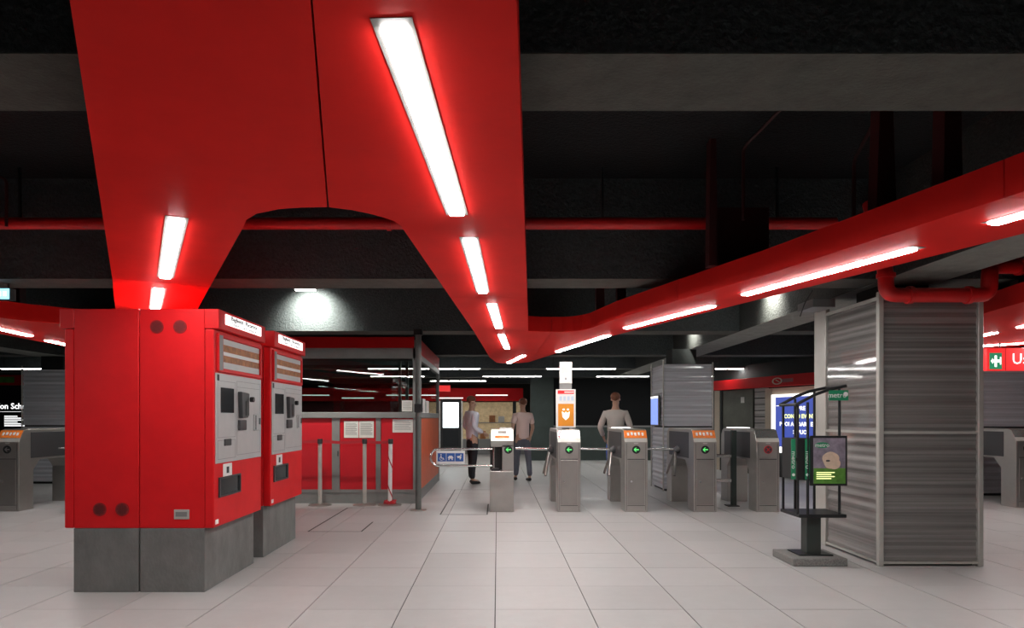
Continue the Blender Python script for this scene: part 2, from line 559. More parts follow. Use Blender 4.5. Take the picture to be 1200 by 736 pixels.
pp = pipe('red_pipe', [(-7, 5.86, 2.97), (2.9, 5.86, 2.97)], 0.052, red_pipe_m, 'long straight red pipe running across under the ceiling beams',
          rings=[((-2.4, 5.86, 2.97), (1, 0, 0)), ((-.93, 5.86, 2.97), (1, 0, 0)), ((-5, 5.86, 2.97), (1, 0, 0)), ((1.85, 5.86, 2.97), (1, 0, 0))])
for x in (-6.2, -4.1, -.86, .9, 2.4):
    MB(pp.location).box(x - .01, x + .01, 5.85, 5.87, 3.0, CZ).build('pipe_hanger', black_m, pp)
pipe('red_pipe', [(3.30, 6.05, 3.2), (3.30, 5.80, 2.54), (3.30, 5.80, 2.345), (4.18, 5.80, 2.345), (4.18, 5.80, 2.53), (4.30, 5.95, 2.62), (7.2, 5.95, 2.62)], 0.062, red_pipe_m,
     'thick red pipe bending round the top of the clad pillar', rr=0.16,
     rings=[((3.30, 5.80, 2.51), (0, 0, 1)), ((3.50, 5.80, 2.345), (1, 0, 0)), ((4.00, 5.80, 2.345), (1, 0, 0)), ((4.55, 5.95, 2.62), (1, 0, 0))])
pipe('conduit', [(-4.1, 5.7, 2.9), (-4.1, 5.7, 3.3), (-4.6, 5.7, 3.42)], 0.012, hanger_m, 'thin dark red conduit bending down from the ceiling above the dim canopy arm', rr=.05, n=6)
pipe('conduit', [(1.80, 5.0, 2.75), (1.80, 5.0, 3.28), (1.95, 4.5, 3.42)], 0.012, hanger_m, 'thin dark conduit in the black ceiling recess over the slanting red arm', rr=.05, n=6)
pipe('conduit', [(2.35, 4.5, 2.5), (2.35, 4.5, 3.0), (2.42, 4.05, 3.4)], 0.012, hanger_m, 'thin dark red conduit leaning behind the canopy hangers', rr=.05, n=6)
# black service cable and small junction box above the pillar
pipe('cable', [(3.06, 6.9, 2.33), (3.02, 6.7, 2.44), (3.05, 6.6, 2.54)], 0.006, black_m, 'thin black cable looping up beside the pillar top', 'cable', rr=.08, n=6)
MB().box(3.12, 3.34, 6.75, 7.1, 2.40, 2.48).build('junction_box', mid_plastic)
tag(bpy.data.objects['junction_box'], 'small pale grey box on top of the pillar corner', 'box')


def downlight(p, label, power, tilt=(1.0, 0, 0)):
    t = thing('downlight', p, label, 'light', 'small ceiling downlights')
    MB().box(-.16, .16, -.05, .05, 0.012, 0.06).build('housing', lamp_frame, t, bev=.006)
    MB().cyl((-.12, 0, .05), (-.12, 0, CZ - p[2]), .008, 8).build('rod', black_m, t)
    MB().cyl((.12, 0, .05), (.12, 0, CZ - p[2]), .008, 8).build('rod', black_m, t)
    MB().box(-.13, .13, -.035, .035, 0.0, 0.012).build('lens', spot_m, t)
    ld = bpy.data.lights.new('downlight_beam', 'SPOT')
    ld.energy = power
    ld.spot_size = 2.0
    ld.spot_blend = 0.9
    ld.color = (1.0, 0.98, 0.88)
    ld.shadow_soft_size = 0.05
    lo = bpy.data.objects.new('downlight_beam', ld)
    lo.location = (0, 0, -0.02)
    lo.rotation_euler = tilt
    lo.parent = t
    C.objects.link(lo)
    return t


downlight((-2.65, 9.42, 3.06), 'small bright downlight washing the stucco beam above the ticket machines', 130)
downlight((3.24, 8.63, 3.02), 'downlight washing the concrete girder behind the slanting red arm', 90, (0, -1.0, 0))
downlight((3.24, 12.1, 3.08), 'downlight washing the concrete girder near the far clad pillar', 90, (0, -1.0, 0))

# ------------------------------------------------------------------ tubes under the far beams
FT = [(16.3, -3.1, -1.75), (16.3, -1.7, -.40), (16.3, 1.16, 2.83), (16.3, 5.2, 6.15), (19.3, -.43, 1.25), (19.3, 2.8, 4.3), (19.3, -3.6, -2.2), (21.7, -1.84, -.35),
      (19.3, 5.5, 7.2), (21.7, 4.1, 5.3), (21.7, 1.9, 2.75), (16.3, -6.5, -4.9), (16.3, -11.9, -10.75), (12.6, -6.9, -5.3), (19.3, -7.4, -5.8), (16.3, 8.0, 9.5), (15.5, 9.4, 10.8)]
names = ['over the ticket booth roof', 'between the booth and the man in the white shirt', 'behind the paper sign on the turnstile pole', 'above the far red fascia beside the clad pillar',
         'above the empty hall behind the gates', 'just left of the far clad pillar', 'deep behind the booth window', 'thin and distant above the bright advertising screen',
         'above the dark metal door', 'distant beside the far pillar', 'distant above the black stairwell', 'seen through the booth glass', 'above the school poster',
         'behind the near ticket machines', 'far behind the ticket machines', 'behind the exit sign', 'beyond the exit sign pillar']
for (y, x0, x1), nm in zip(FT, names):
    t = thing('tube_light', ((x0 + x1) / 2, y, 2.46), 'thin white tube light ' + nm, 'light', 'tube lights under the far beams')
    hl = (x1 - x0) / 2
    MB().box(-hl, hl, -.06, .06, 0.02, 0.06).build('housing', lamp_frame, t)
    MB().box(-hl + .02, hl - .02, -.05, .05, 0.012, 0.02).build('diffuser', tube_m, t)
    for s in (-.8, .8):
        MB().cyl((hl * s, 0, .06), (hl * s, 0, CZ - 2.46), .006, 6).build('rod', black_m, t)


# ================================================================== TICKET MACHINES
def machine(ox, oy, s, name_label, lit=True):
    t = thing('ticket_machine', (ox, oy, 0), name_label, 'ticket machine', 'red ticket machines')
    D = 1.02

    def B():
        return MB(sx=s)
    B().box(.006, .49, 0.0, D, 0, .476).build('plinth', concrete_base, t, bev=.003)
    B().box(.004, .487, 0.0, D, .478, 2.116).build('body', red_machine, t, bev=.004)
    door = B().box(.490, .558, 0.0, D, .478, 1.966).build('door', red_machine, t, bev=.008, seg=2)
    cap = B().box(.488, .596, 0.0, D, 1.970, 2.116).build('cap', red_machine, t, bev=.004)
    # lit header sign
    sg = B().box(.596, .602, .115, .90, 2.015, 2.096).build('lit_sign', lit_white, cap, bev=.004)
    if s > 0:
        text('lettering', 'Biglietti  Ricarica', .046, ink_m, cap, (.604, .50, 2.073), FACE_RIGHT, sx=1.85, off=.0012)
        text('lettering', 'Tickets  Card recharge', .034, ink_m, cap, (.604, .50, 2.034), FACE_RIGHT, sx=1.75)
    # display window with frame and strips
    fr = B()
    fr.box(.556, .575, .05, .99, 1.915, 1.945)
    fr.box(.556, .575, .05, .99, 1.652, 1.680)
    fr.box(.556, .575, .05, .14, 1.68, 1.915)
    fr.box(.556, .575, .96, .99, 1.68, 1.915)
    fo = fr.build('window_frame', red_machine, door, bev=.003)
    B().box(.575, .578, .065, .125, 1.665, 1.93).build('window_jamb', mid_plastic, door)
    rows = [(1.868, 1.912, sheet_grey), (1.815, 1.866, orange_lab), (1.785, 1.813, white_m), (1.735, 1.783, orange_lab), (1.683, 1.733, sheet_grey)]
    for z0, z1, m_ in rows:
        B().box(.556, .562, .142, .958, z0, z1).build('label_strip', m_, door)
    # control panel
    pan = B().box(.556, .566, .022, .995, .957, 1.641).build('control_panel', sheet_grey, t, bev=.002)
    ol = B()
    for (y0, y1, z0, z1) in ((.05, .40, 1.15, 1.585), (.43, .97, 1.0, 1.60), (.05, .40, .985, 1.13), (.44, .95, 1.55, 1.553)):
        for (a, b, c, d) in ((y0, y1, z0, z0 + .003), (y0, y1, z1 - .003, z1), (y0, y0 + .004, z0, z1), (y1 - .004, y1, z0, z1)):
            ol.box(.5655, .5668, a, b, c, d)
    ol.build('outline', ink_m, pan)
    B().box(.565, .569, .04, .075, 1.585, 1.63).build('icon', inkd_m, pan)
    sc_ = B().box(.562, .572, .106, .359, 1.341, 1.535).build('screen', screen_m, pan, bev=.003)
    dv = B()
    dv.extx([(.45, 1.515), (.625, 1.505), (.61, 1.40), (.60, 1.305), (.47, 1.30), (.46, 1.40)], .562, .60)
    dvo = dv.build('payment_reader', dark_plastic, pan, bev=.006)
    B().cyl((.60, .64, 1.455), (.63, .64, 1.455), .022, 12).build('knob', black_m, dvo)
    B().box(.60, .604, .53, .60, 1.32, 1.44).build('card_slot', black_m, dvo)
    B().box(.562, .585, .45, .60, 1.20, 1.285).build('keypad', dark_plastic, pan, bev=.005)
    hb = B().box(.562, .58, .80, .94, 1.193, 1.333).build('coin_plate', sheet_grey, pan, bev=.004)
    B().box(.579, .583, .815, .83, 1.20, 1.325).build('coin_slot', dark_plastic, hb)
    B().box(.579, .583, .90, .935, 1.245, 1.30).build('coin_slot', dark_plastic, hb)
    B().box(.562, .575, .17, .30, 1.085, 1.138).build('receipt_slot', dark_plastic, pan, bev=.004)
    # sticker, ticket tray, label
    st = B().box(.557, .5595, .17, .345, .845, .945).build('sticker', white_m, door)
    B().box(.559, .5605, .235, .285, .87, .92).build('sticker_print', inkd_m, st)
    tr = B()
    tr.box(.556, .572, .08, .51, .835, .848)
    tr.box(.556, .572, .08, .51, .695, .707)
    tr.box(.556, .572, .08, .10, .707, .835)
    tr.box(.556, .572, .49, .51, .707, .835)
    to = tr.build('tray_frame', dark_plastic, t, bev=.002)
    B().box(.5565, .560, .10, .49, .707, .835).build('tray_flap', screen_m, to)
    B().box(.557, .559, .025, .085, .50, .535).build('sticker', white_m, door)
    # vents and plate on the end wall that faces the hall
    def vent(x, z):
        v = B().cyl((x, 0.001, z), (x, -.006, z), .05, 24).build('vent', red_machine_dark, t)
        h = B()
        for a in range(-3, 4):
            for b in range(-3, 4):
                if a * a + b * b < 10:
                    h.box(x + a * .0125 - .004, x + a * .0125 + .004, -.0075, -.0055, z + b * .0125 - .004, z + b * .0125 + .004)
        h.build('vent_holes', black_m, v)
    if s > 0:
        vent(.133, 1.982)
        vent(.306, 1.982)
        pl = B().box(.262, .376, -.006, 0.001, .545, .618).build('rating_plate', alu, t, bev=.002)
        B().box(.275, .36, -.0075, -.0055, .565, .60).build('plate_print', mid_plastic, pl)
    else:
        vent(.293, .618)
        vent(.125, .618)
    return t


SEAM = -2.676
machine(SEAM, 5.098, 1, 'nearer red ticket machine facing the gates, with grey control panel')
machine(SEAM, 5.098, -1, 'red machine back half with two round vents low on its end wall')
machine(SEAM, 6.369, 1, 'second red ticket machine, behind the first, next to the barrier posts')
machine(SEAM, 6.369, -1, 'red machine hidden behind the near pair, facing away')

# ================================================================== CLAD PILLARS
def pillar(x0, x1, y0, y1, ztop, label, sheet, zmid=None, rail=True, pane=True, corner=0.045, left_extra=0.0, ripple=True):
    cx, cy = (x0 + x1) / 2, (y0 + y1) / 2
    t = thing('pillar', (cx, cy, 0), label, 'pillar', kind='structure')
    o = t.location
    MB(o).box(x0 + .06, x1 - .06, y0 + .06, y1 - .06, 0, ztop - .02).build('core', black_m, t)
    MB(o).box(cx - .22, cx + .22, cy - .22, cy + .22, ztop - .02, BZ).build('neck', wall_dark, t)
    zm = zmid or ztop / 2
    # corner posts
    for (a, b) in ((x0, y0), (x1 - corner, y0), (x0, y1 - corner), (x1 - corner, y1 - corner)):
        e = left_extra if (a == x0 and b > y0) else 0
        MB(o).box(a, a + corner, b - e, b + corner, 0.0, ztop + (.04 if a == x0 else 0)).build('corner_post', alu, t, bev=.004)
    faces = [('f', x0 + corner, x1 - corner, y0), ('l', y0 + corner, y1 - corner - left_extra, x0), ('r', y0 + corner, y1 - corner, x1), ('b', x0 + corner, x1 - corner, y1)]
    for kind, a, b, q in faces:
        def bx(mb, u0, u1, d0, d1, z0, z1):
            if kind == 'f':
                mb.box(u0, u1, q + d0, q + d1, z0, z1)
            elif kind == 'b':
                mb.box(u0, u1, q - d1, q - d0, z0, z1)
            elif kind == 'l':
                mb.box(q + d0, q + d1, u0, u1, z0, z1)
            else:
                mb.box(q - d1, q - d0, u0, u1, z0, z1)
            return mb
        if rail:
            for z0, z1 in ((0.02, 0.04), (zm - .012, zm + .012), (ztop - .03, ztop)):
                bx(MB(o), a, b, .006, .035, z0, z1).build('rail', alu, t)
        # corrugated sheet
        for z0, z1 in ((0.042, zm - .014), (zm + .014, ztop - .032)):
            n = int((z1 - z0) / 0.0085)
            vs, fs = [], []
            for i in range(n + 1):
                z = z0 + (z1 - z0) * i / n
                d = .030 + .005 * math.sin(2 * math.pi * z / .085) + .003 * math.sin(2 * math.pi * z / .131 + 1)
                for u in (a, b):
                    if kind == 'f':
                        vs.append((u, q + d, z))
                    elif kind == 'b':
                        vs.append((u, q - d, z))
                    elif kind == 'l':
                        vs.append((q + d, u, z))
                    else:
                        vs.append((q - d, u, z))
            for i in range(n):
                fs.append((2 * i, 2 * i + 1, 2 * i + 3, 2 * i + 2))
            MB(o)._add(vs, fs).build('corrugated_sheet', sheet, t, smooth=True)
            if pane:
                bx(MB(o), a, b, .010, .016, z0, z1).build('pane', clear_glass, t)
    return t


pillar(3.34, 4.26, 5.98, 7.20, 2.37, 'large square pillar clad in glazed dark corrugated metal', corr, zmid=pz(507, 5.98), left_extra=.20)
pillar(2.93, 3.83, 12.1, 13.06, 2.29, 'far square pillar clad in pale horizontal metal behind the gates', corr_blue, rail=False, pane=False, corner=.02)
pillar(-9.42, -8.50, 13.5, 14.4, 2.29, 'bluish clad pillar beside the red machines near the school poster', corr_blue, rail=False, pane=False, corner=.02)
pillar(8.10, 9.05, 11.4, 12.3, 2.29, 'dark bluish clad pillar below the exit sign', corr_blue, rail=False, pane=False, corner=.02)

# ================================================================== TICKET BOOTH
BX0, BX1, BY0, BY1 = -4.7, -1.21, 10.4, 14.2
booth = thing('ticket_booth', ((BX0 + BX1) / 2, (BY0 + BY1) / 2, 0), 'red and grey glazed ticket booth behind the barrier posts', 'booth')
bo = booth.location


def bb(name, x0, x1, y0, y1, z0, z1, m, par=None, bev=0.0):
    return MB(bo).box(x0, x1, y0, y1, z0, z1).build(name, m, par or booth, bev=bev)


bb('kickplate', BX0, BX1, BY0 + .01, BY0 + .06, 0, .165, booth_grey)
bb('kickplate', BX1 - .06, BX1 - .01, BY0 + .06, BY1, 0, .165, booth_grey)
bb('sill', BX0, BX1 + .01, BY0 - .03, BY0 + .10, 1.30, 1.39, booth_grey, bev=.006)
bb('sill', BX1 - .10, BX1 + .01, BY0 + .10, BY1, 1.30, 1.39, booth_grey, bev=.006)
bb('lintel', BX0, BX1, BY0, BY0 + .08, 2.21, 2.366, booth_grey)
bb('lintel', BX1 - .08, BX1, BY0 + .08, BY1, 2.21, 2.30, booth_grey)
bb('fascia', BX0, BX1 - .06, BY0 - .02, BY0 + .06, 2.368, 2.535, red_dim)
bb('fascia', BX1 - .06, BX1, BY0 + .1, BY1, 2.30, 2.535, red_dim)
bb('roof', BX0, BX1 - .02, BY0 + .06, BY1, 2.49, 2.53, wall_dark)
bb('floor_plate', BX0, BX1 - .06, BY0 + .06, BY1, 0.002, 0.05, wall_dark)
bb('bottom_rail', BX0, BX1, BY0, BY0 + .06, .165, .21, booth_grey)
mull = [(-4.70, -4.62), (-3.72, -3.62), (-2.522, -2.405), (-1.852, -1.781), (-1.285, -1.21)]
for a, b in mull:
    bb('mullion', a, b, BY0 - .004, BY0 + .07, .165, 1.30, booth_grey)
for (a, b), (c, d) in zip(mull[:-1], mull[1:]):
    pn = bb('panel', b + .004, c - .004, BY0 + .012, BY0 + .05, .212, 1.296, red_panel)
hd = MB(bo).box(-2.435, -2.42, BY0 - .02, BY0, .72, .80).build('door_lock', dark_plastic, booth)
wn = bb('window', BX0, BX1 - .07, BY0 + .03, BY0 + .038, 1.39, 2.21, booth_glass)
bb('window', BX1 - .038, BX1 - .03, BY0 + .08, BY1, 1.39, 2.21, booth_glass)
bb('corner_post', BX1 - .08, BX1, BY0, BY0 + .08, 1.39, 2.49, booth_grey)
bb('back_post', BX1 - .08, BX1, BY1 - .06, BY1, 0, 2.49, booth_grey)
bb('side_panel', BX1 - .05, BX1 - .012, BY0 + .06, BY1 - .06, .168, 1.30, wood_orange)
bb('back_window', BX0, BX1 - .09, BY1 - .05, BY1 - .042, 1.0, 2.4, booth_glass)
bb('back_wall', BX0, BX1 - .09, BY1 - .06, BY1 - .02, 0.05, 1.0, wall_dark)
bb('end_wall', BX0, BX0 + .04, BY0 + .08, BY1 - .06, .05, 2.48, wall_dark)
bb('desk', BX0 + .1, BX1 - .12, BY0 + .10, BY0 + .7, .95, 1.0, wall_dark)
for x in (-2.05, -1.90):
    bb('inner_post', x, x + .06, BY1 - .12, BY1 - .06, 1.0, 2.48, booth_grey)
# diagonal glazing bar of the side return
for i, (x, y0, y1, z0, z1) in enumerate(((BX1 - .02, 11.2, 11.62, 1.25, 1.62), (BX1 - .02, 11.75, 12.2, 1.18, 1.6))):
    p = bb('notice', x, x + .004, y0, y1, z0, z1, paper_m)


def notice(x0, x1, z0, z1, y, label, lines=9, title=True):
    t = thing('paper_notice', ((x0 + x1) / 2, y, z0), label, 'notice', 'paper notices on the booth')
    h, wd = z1 - z0, (x1 - x0) / 2
    MB().box(-wd, wd, -.003, 0, 0, h).build('sheet', paper_m, t)
    m = MB()
    for k in range(lines):
        z = h * (0.86 - 0.74 * k / lines)
        e = wd * (.8 if k % 3 else .62)
        m.box(-wd * .8, e, -.0042, -.0028, z - h * .016, z + h * .016)
    m.build('print', ink_m, t)


by = BY0 + .008
notice(-2.34, -2.12, 1.00, 1.255, by, 'sheet of paper on the red booth panel, left one of a pair')
notice(-2.11, -1.885, 1.00, 1.255, by, 'sheet of paper on the red booth panel, right one of a pair')
notice(-1.60, -1.29, 1.08, 1.28, by, 'wide paper notice on the booth panel next to the corner pole', 6)
notice(-1.46, -1.30, 1.40, 1.57, BY0 + .026, 'paper notice taped inside the booth window corner', 6)

# booth contents
bl = thing('booth_reflection', (-1.45, BY0 + .7, 2.275), 'small glowing box imitating a reflection in the booth window near the corner', 'sign')  # glowing box added to imitate a lamp reflected in the glass
MB().box(-.15, .15, -.03, .03, 0, .13).build('case', orange_lab, bl)
MB().box(-.02, .14, -.034, -.03, .09, .125).build('glow_bar', lit_white, bl)
MB().box(-.01, .01, -.01, .01, .13, .214).build('bracket', black_m, bl)
ch = thing('office_chair', (-2.9, 11.6, .05), 'dark office chair inside the booth', 'chair')
MB().box(-.22, .22, -.22, .22, .42, .50).build('seat', dark_plastic, ch, bev=.03)
MB().box(-.2, .2, .2, .26, .6, 1.15).build('backrest', dark_plastic, ch, bev=.03)
MB().cyl((0, 0, .05), (0, 0, .42), .03, 10).build('column', black_m, ch)
MB().box(-.03, .03, .18, .24, .45, .65).build('back_bracket', black_m, ch)
m = MB()
for k in range(5):
    a = k * 2 * math.pi / 5
    m.tube([(0, 0, .06), (.26 * math.cos(a), .26 * math.sin(a), .03)], .02, 6)
m.build('foot_star', black_m, ch)

pole_m = M('dark_grey_pole_paint', (.11, .118, .11), .5, var=.1)
# grey pole in front of the booth corner
pl = thing('steel_pole', (-1.115, 9.62, 0), 'tall grey round pole with base plate at the booth corner', 'pole')
MB().cyl((0, 0, 0), (0, 0, .016), .115, 28).build('base', steel, pl, smooth=True)
MB().cyl((0, 0, .012), (0, 0, 2.53), .042, 20).build('tube', pole_m, pl, smooth=True)
MB().box(-.05, .05, -.062, -.03, 1.38, 1.50).build('black_box', black_m, pl, bev=.006)
MB().box(-.06, .06, -.06, .06, 2.47, 2.545).build('head', black_m, pl)


# ------------------------------------------------------------------ barrier posts
def stanchion(x, y, label, belt_to=None, ribbon=False, lean=0.0):
    t = thing('barrier_post', (x, y, 0), label, 'barrier post', 'barrier posts in front of the booth')
    MB().tube([(0, 0, 0), (0, 0, .012), (0, 0, .022), (0, 0, .03)], 1, 28, radii=[.175, .175, .12, .045]).build('base', steel, t, smooth=True)
    MB().cyl((0, 0, .02), (lean, 0, .93), .030, 18).build('tube', white_m if ribbon else alu, t, smooth=True)
    hdp = MB().cyl((lean, 0, .915), (lean, 0, .99), .038, 18).build('head', dark_plastic, t, smooth=True)
    if belt_to is not None:
        d = belt_to - x
        m = MB()
        n = 10
        pts = [(lean + (d - lean) * k / n, 0, .955 - .02 * math.sin(math.pi * k / n)) for k in range(n + 1)]
        for k in range(n):
            (xa, _, za), (xb, _, zb) = pts[k], pts[k + 1]
            m._add([(xa, -.002, za - .022), (xb, -.002, zb - .022), (xb, -.002, zb + .022), (xa, -.002, za + .022),
                    (xa, .002, za - .022), (xb, .002, zb - .022), (xb, .002, zb + .022), (xa, .002, za + .022)],
                   [(0, 1, 2, 3), (7, 6, 5, 4), (0, 4, 5, 1), (3, 2, 6, 7), (0, 3, 7, 4), (1, 5, 6, 2)])
        m.build('belt', ribbon_m, t)
    if ribbon:
        m = MB()
        prev = None
        n = 60
        for k in range(n + 1):
            f = k / n
            a = f * 2 * math.pi * 2.0 + .6
            r = .036 + .006 * math.sin(a)
            z = .93 - f * .86
            p = Vector((r * math.cos(a) + lean * z, r * math.sin(a), z))
            if prev is not None:
                m._add([prev - Vector((0, 0, .022)), p - Vector((0, 0, .022)), p + Vector((0, 0, .022)), prev + Vector((0, 0, .022))], [(0, 1, 2, 3)])
            prev = p
        m.build('ribbon', ribbon_m, t)
        m = MB()
        for k in range(5):
            a = k * 1.3
            pts = [(.07 * math.cos(a + q * .5) * (1 + .25 * math.sin(q * 2 + k)), .07 * math.sin(a + q * .5), .035 + .02 * math.sin(q * 1.7 + k) + .006 * k) for q in range(13)]
            m.tube(pts, .014, 6)
        m.build('ribbon_heap', ribbon_m, t, smooth=True)
    return t


stanchion(-2.652, 10.2, 'steel barrier post closest to the ticket machines', belt_to=-4.0)
stanchion(-1.985, 10.2, 'middle steel barrier post with red belt stretched to both sides', belt_to=-2.612)
stanchion(-1.605, 10.18, 'barrier post with a red ribbon wound around it', belt_to=-1.945, ribbon=True, lean=.012)


# ================================================================== TURNSTILES
PROFILE = [(0, 0), (0, .965), (.03, 1.02), (.10, 1.128), (.16, 1.146), (1.36, 1.146), (1.44, 1.12), (1.49, 1.05), (1.50, .97), (1.50, 0),
           (1.20, 0), (1.20, .56), (1.06, .70), (.44, .70), (.30, .56), (.30, 0)]


def cap_plate(m, hw, y0, z0, y1, z1, th=.004):
    d = Vector((0, y1 - y0, z1 - z0)).normalized()
    nrm = Vector((0, -d.z, d.y)) * th
    a = [Vector((-hw, y0, z0)), Vector((hw, y0, z0)), Vector((hw, y1, z1)), Vector((-hw, y1, z1))]
    b = [p + nrm for p in a]
    m._add(a + b, [(0, 1, 2, 3), (7, 6, 5, 4), (0, 4, 5, 1), (1, 5, 6, 2), (2, 6, 7, 3), (3, 7, 4, 0)])
    return m


def indicator(t, z, x=0.0, red=False, on=True):
    d = MB().cyl((x, .001, z), (x, -.008, z), .056, 28).build('indicator', black_m if not red else red_panel, t)
    m = MB()
    if red:
        for s in (-1, 1):
            m.exty([(x - .028, z - .022 * s), (x - .022, z - .030 * s), (x + .028, z + .022 * s), (x + .022, z + .030 * s)], -.0105, -.008)
        mt = red_e
        m.exty([(x + .048 * math.cos(a * math.pi / 12), z + .048 * math.sin(a * math.pi / 12)) for a in range(24)], -.0089, -.0078, 1)
        m.build('cross', [red_panel, inkd_m], d)
    else:
        m.exty([(x - .036, z), (x - .006, z + .030), (x + .006, z + .030), (x - .016, z + .007), (x + .036, z + .007), (x + .036, z - .007), (x - .016, z - .007), (x + .006, z - .030), (x - .006, z - .030)], -.0105, -.008)
        m.build('arrow', green_e if on else mid_plastic, d)


def turnstile(x, y, label, cap='orange', red=False, arm=True, rear_lit=False, on=True, hw=.16):
    t = thing('turnstile', (x, y, 0), label, 'turnstile', 'steel turnstiles of the gate line')
    MB().extx(PROFILE, -hw, hw).build('body', steel, t, bev=.008, seg=2)
    fp = MB().box(-hw + .045, hw - .045, -.005, .001, .10, .72).build('front_panel', steel_d, t, bev=.002)
    MB().cyl((-.07, -.005, .42), (-.07, -.012, .42), .014, 14).build('lock', chrome, fp)
    MB().box(-hw + .04, hw - .04, -.003, .001, .725, .735).build('groove', dark_plastic, t)
    MB().box(-hw + .04, hw - .04, -.002, .001, .085, .092).build('groove', dark_plastic, t)
    for s in (-1, 1):
        MB().box(s * (hw - .028) - .002, s * (hw - .028) + .002, -.002, .001, .02, .95).build('groove', dark_plastic, t)
    indicator(t, .863, red=red, on=on)
    MB().box(-.03, .03, -.004, .001, .945, .955).build('slot', white_m, t)
    m = cap_plate(MB(), hw - .004, .002, .968, .029, 1.018)
    m.build('reader_strip', alu, t)
    if cap == 'orange':
        c = cap_plate(MB(), hw - .004, .031, 1.022, .099, 1.126).build('reader_label', orange_m, t)
        m = MB()
        for k in range(5):
            cap_plate(m, .014, .051, 1.054 + .006 * (k % 2), .078, 1.096 + .006 * (k % 2), th=.0055)
            for q in range(len(m.v) - 8, len(m.v)):
                m.v[q].x += -.10 + k * .05
        m.build('label_print', white_m, c)
    elif cap == 'lit':
        cap_plate(MB(), hw - .006, .0, .99, .138, 1.123, th=.008).build('reader_window', lit_warm, t)
    else:
        cap_plate(MB(), hw - .006, .031, 1.022, .099, 1.126).build('reader_label', chrome, t)
    # dark recess panels in the flanks
    for s in (-1, 1):
        MB().box(s * hw - .003, s * hw + .003, .24, 1.34, .73, 1.10).build('flank_panel', dark_plastic, t, bev=.002)
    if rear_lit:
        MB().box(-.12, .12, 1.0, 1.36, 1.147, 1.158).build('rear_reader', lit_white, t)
    if arm:
        hx = -hw
        hub = MB().cyl((hx - .0, .75, .84), (hx - .075, .75, .80), .065, 18, r2=.045).build('tripod_hub', dark_plastic, t, smooth=True)
        MB().cyl((hx - .06, .75, .835), (hx - .56, .75, .845), .019, 12).build('tripod_arm', chrome, t, smooth=True)
        MB().cyl((hx - .06, .77, .80), (hx - .13, .98, .46), .019, 12).build('tripod_arm', steel_d, t, smooth=True)
        MB().cyl((hx - .06, .73, .80), (hx - .13, .52, .46), .019, 12).build('tripod_arm', steel_d, t, smooth=True)
    return t


TY = 9.45
turnstile(.992, TY, 'steel turnstile carrying the orange sign pole', cap='metal')
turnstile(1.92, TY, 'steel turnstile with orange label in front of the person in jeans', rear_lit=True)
turnstile(2.875, TY, 'steel turnstile with orange label in front of the far clad pillar')
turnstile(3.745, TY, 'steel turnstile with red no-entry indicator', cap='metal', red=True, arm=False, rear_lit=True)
turnstile(-6.82, 9.5, 'dim turnstile with orange label at the picture edge by the school poster', on=False, arm=False)
turnstile(-5.86, 9.5, 'turnstile almost hidden behind the red ticket machines', on=False)
turnstile(7.68, 9.9, 'dark turnstile partly showing beyond the clad pillar under the exit sign', cap='metal', on=False)

# wide-gate pedestal with a recess for the swing gate hinge
g1 = thing('gate_pedestal', (.065, TY, 0), 'steel gate pedestal with lit white reader top and open hinge recess', 'turnstile')
MB().box(-.17, .16, 0, .34, 0, .565).build('lower_body', steel, g1, bev=.006)
MB().box(.0, .16, 0, .34, .565, .93).build('upper_body', steel, g1, bev=.004)
MB().box(-.17, .0, .26, .34, .565, .93).build('recess_back', dark_plastic, g1)
MB().extx([(0, .90), (0, .99), (.06, 1.05), (.14, 1.13), (.20, 1.15), (.34, 1.15), (.34, .90)], -.16, .16).build('cap', steel, g1, bev=.006)
rw = cap_plate(MB(), .152, .0, .985, .138, 1.128, th=.01).build('reader_window', lit_warm, g1)
cap_plate(MB(), .10, .02, 1.02, .05, 1.05, th=.0125).build('reader_print', orange_m, rw)
cap_plate(MB(), .06, .085, 1.085, .115, 1.112, th=.0125).build('reader_print', mid_plastic, rw)
MB().cyl((-.115, .10, .565), (-.115, .10, .90), .014, 12).build('hinge_rod', chrome, g1, smooth=True)
MB().box(-.07, -.03, .12, .20, .565, .90).build('hinge_block', black_m, g1)
MB().box(-.15, -.04, .04, .2, .56, .60).build('hinge_foot', dark_plastic, g1)
MB().box(-.03, .16, .34, 1.5, .70, 1.15).build('bridge', steel_d, g1, bev=.006)
MB().box(-.03, .16, 1.2, 1.5, 0, .70).build('rear_leg', steel_d, g1, bev=.006)
indicator(g1, .863, .085)

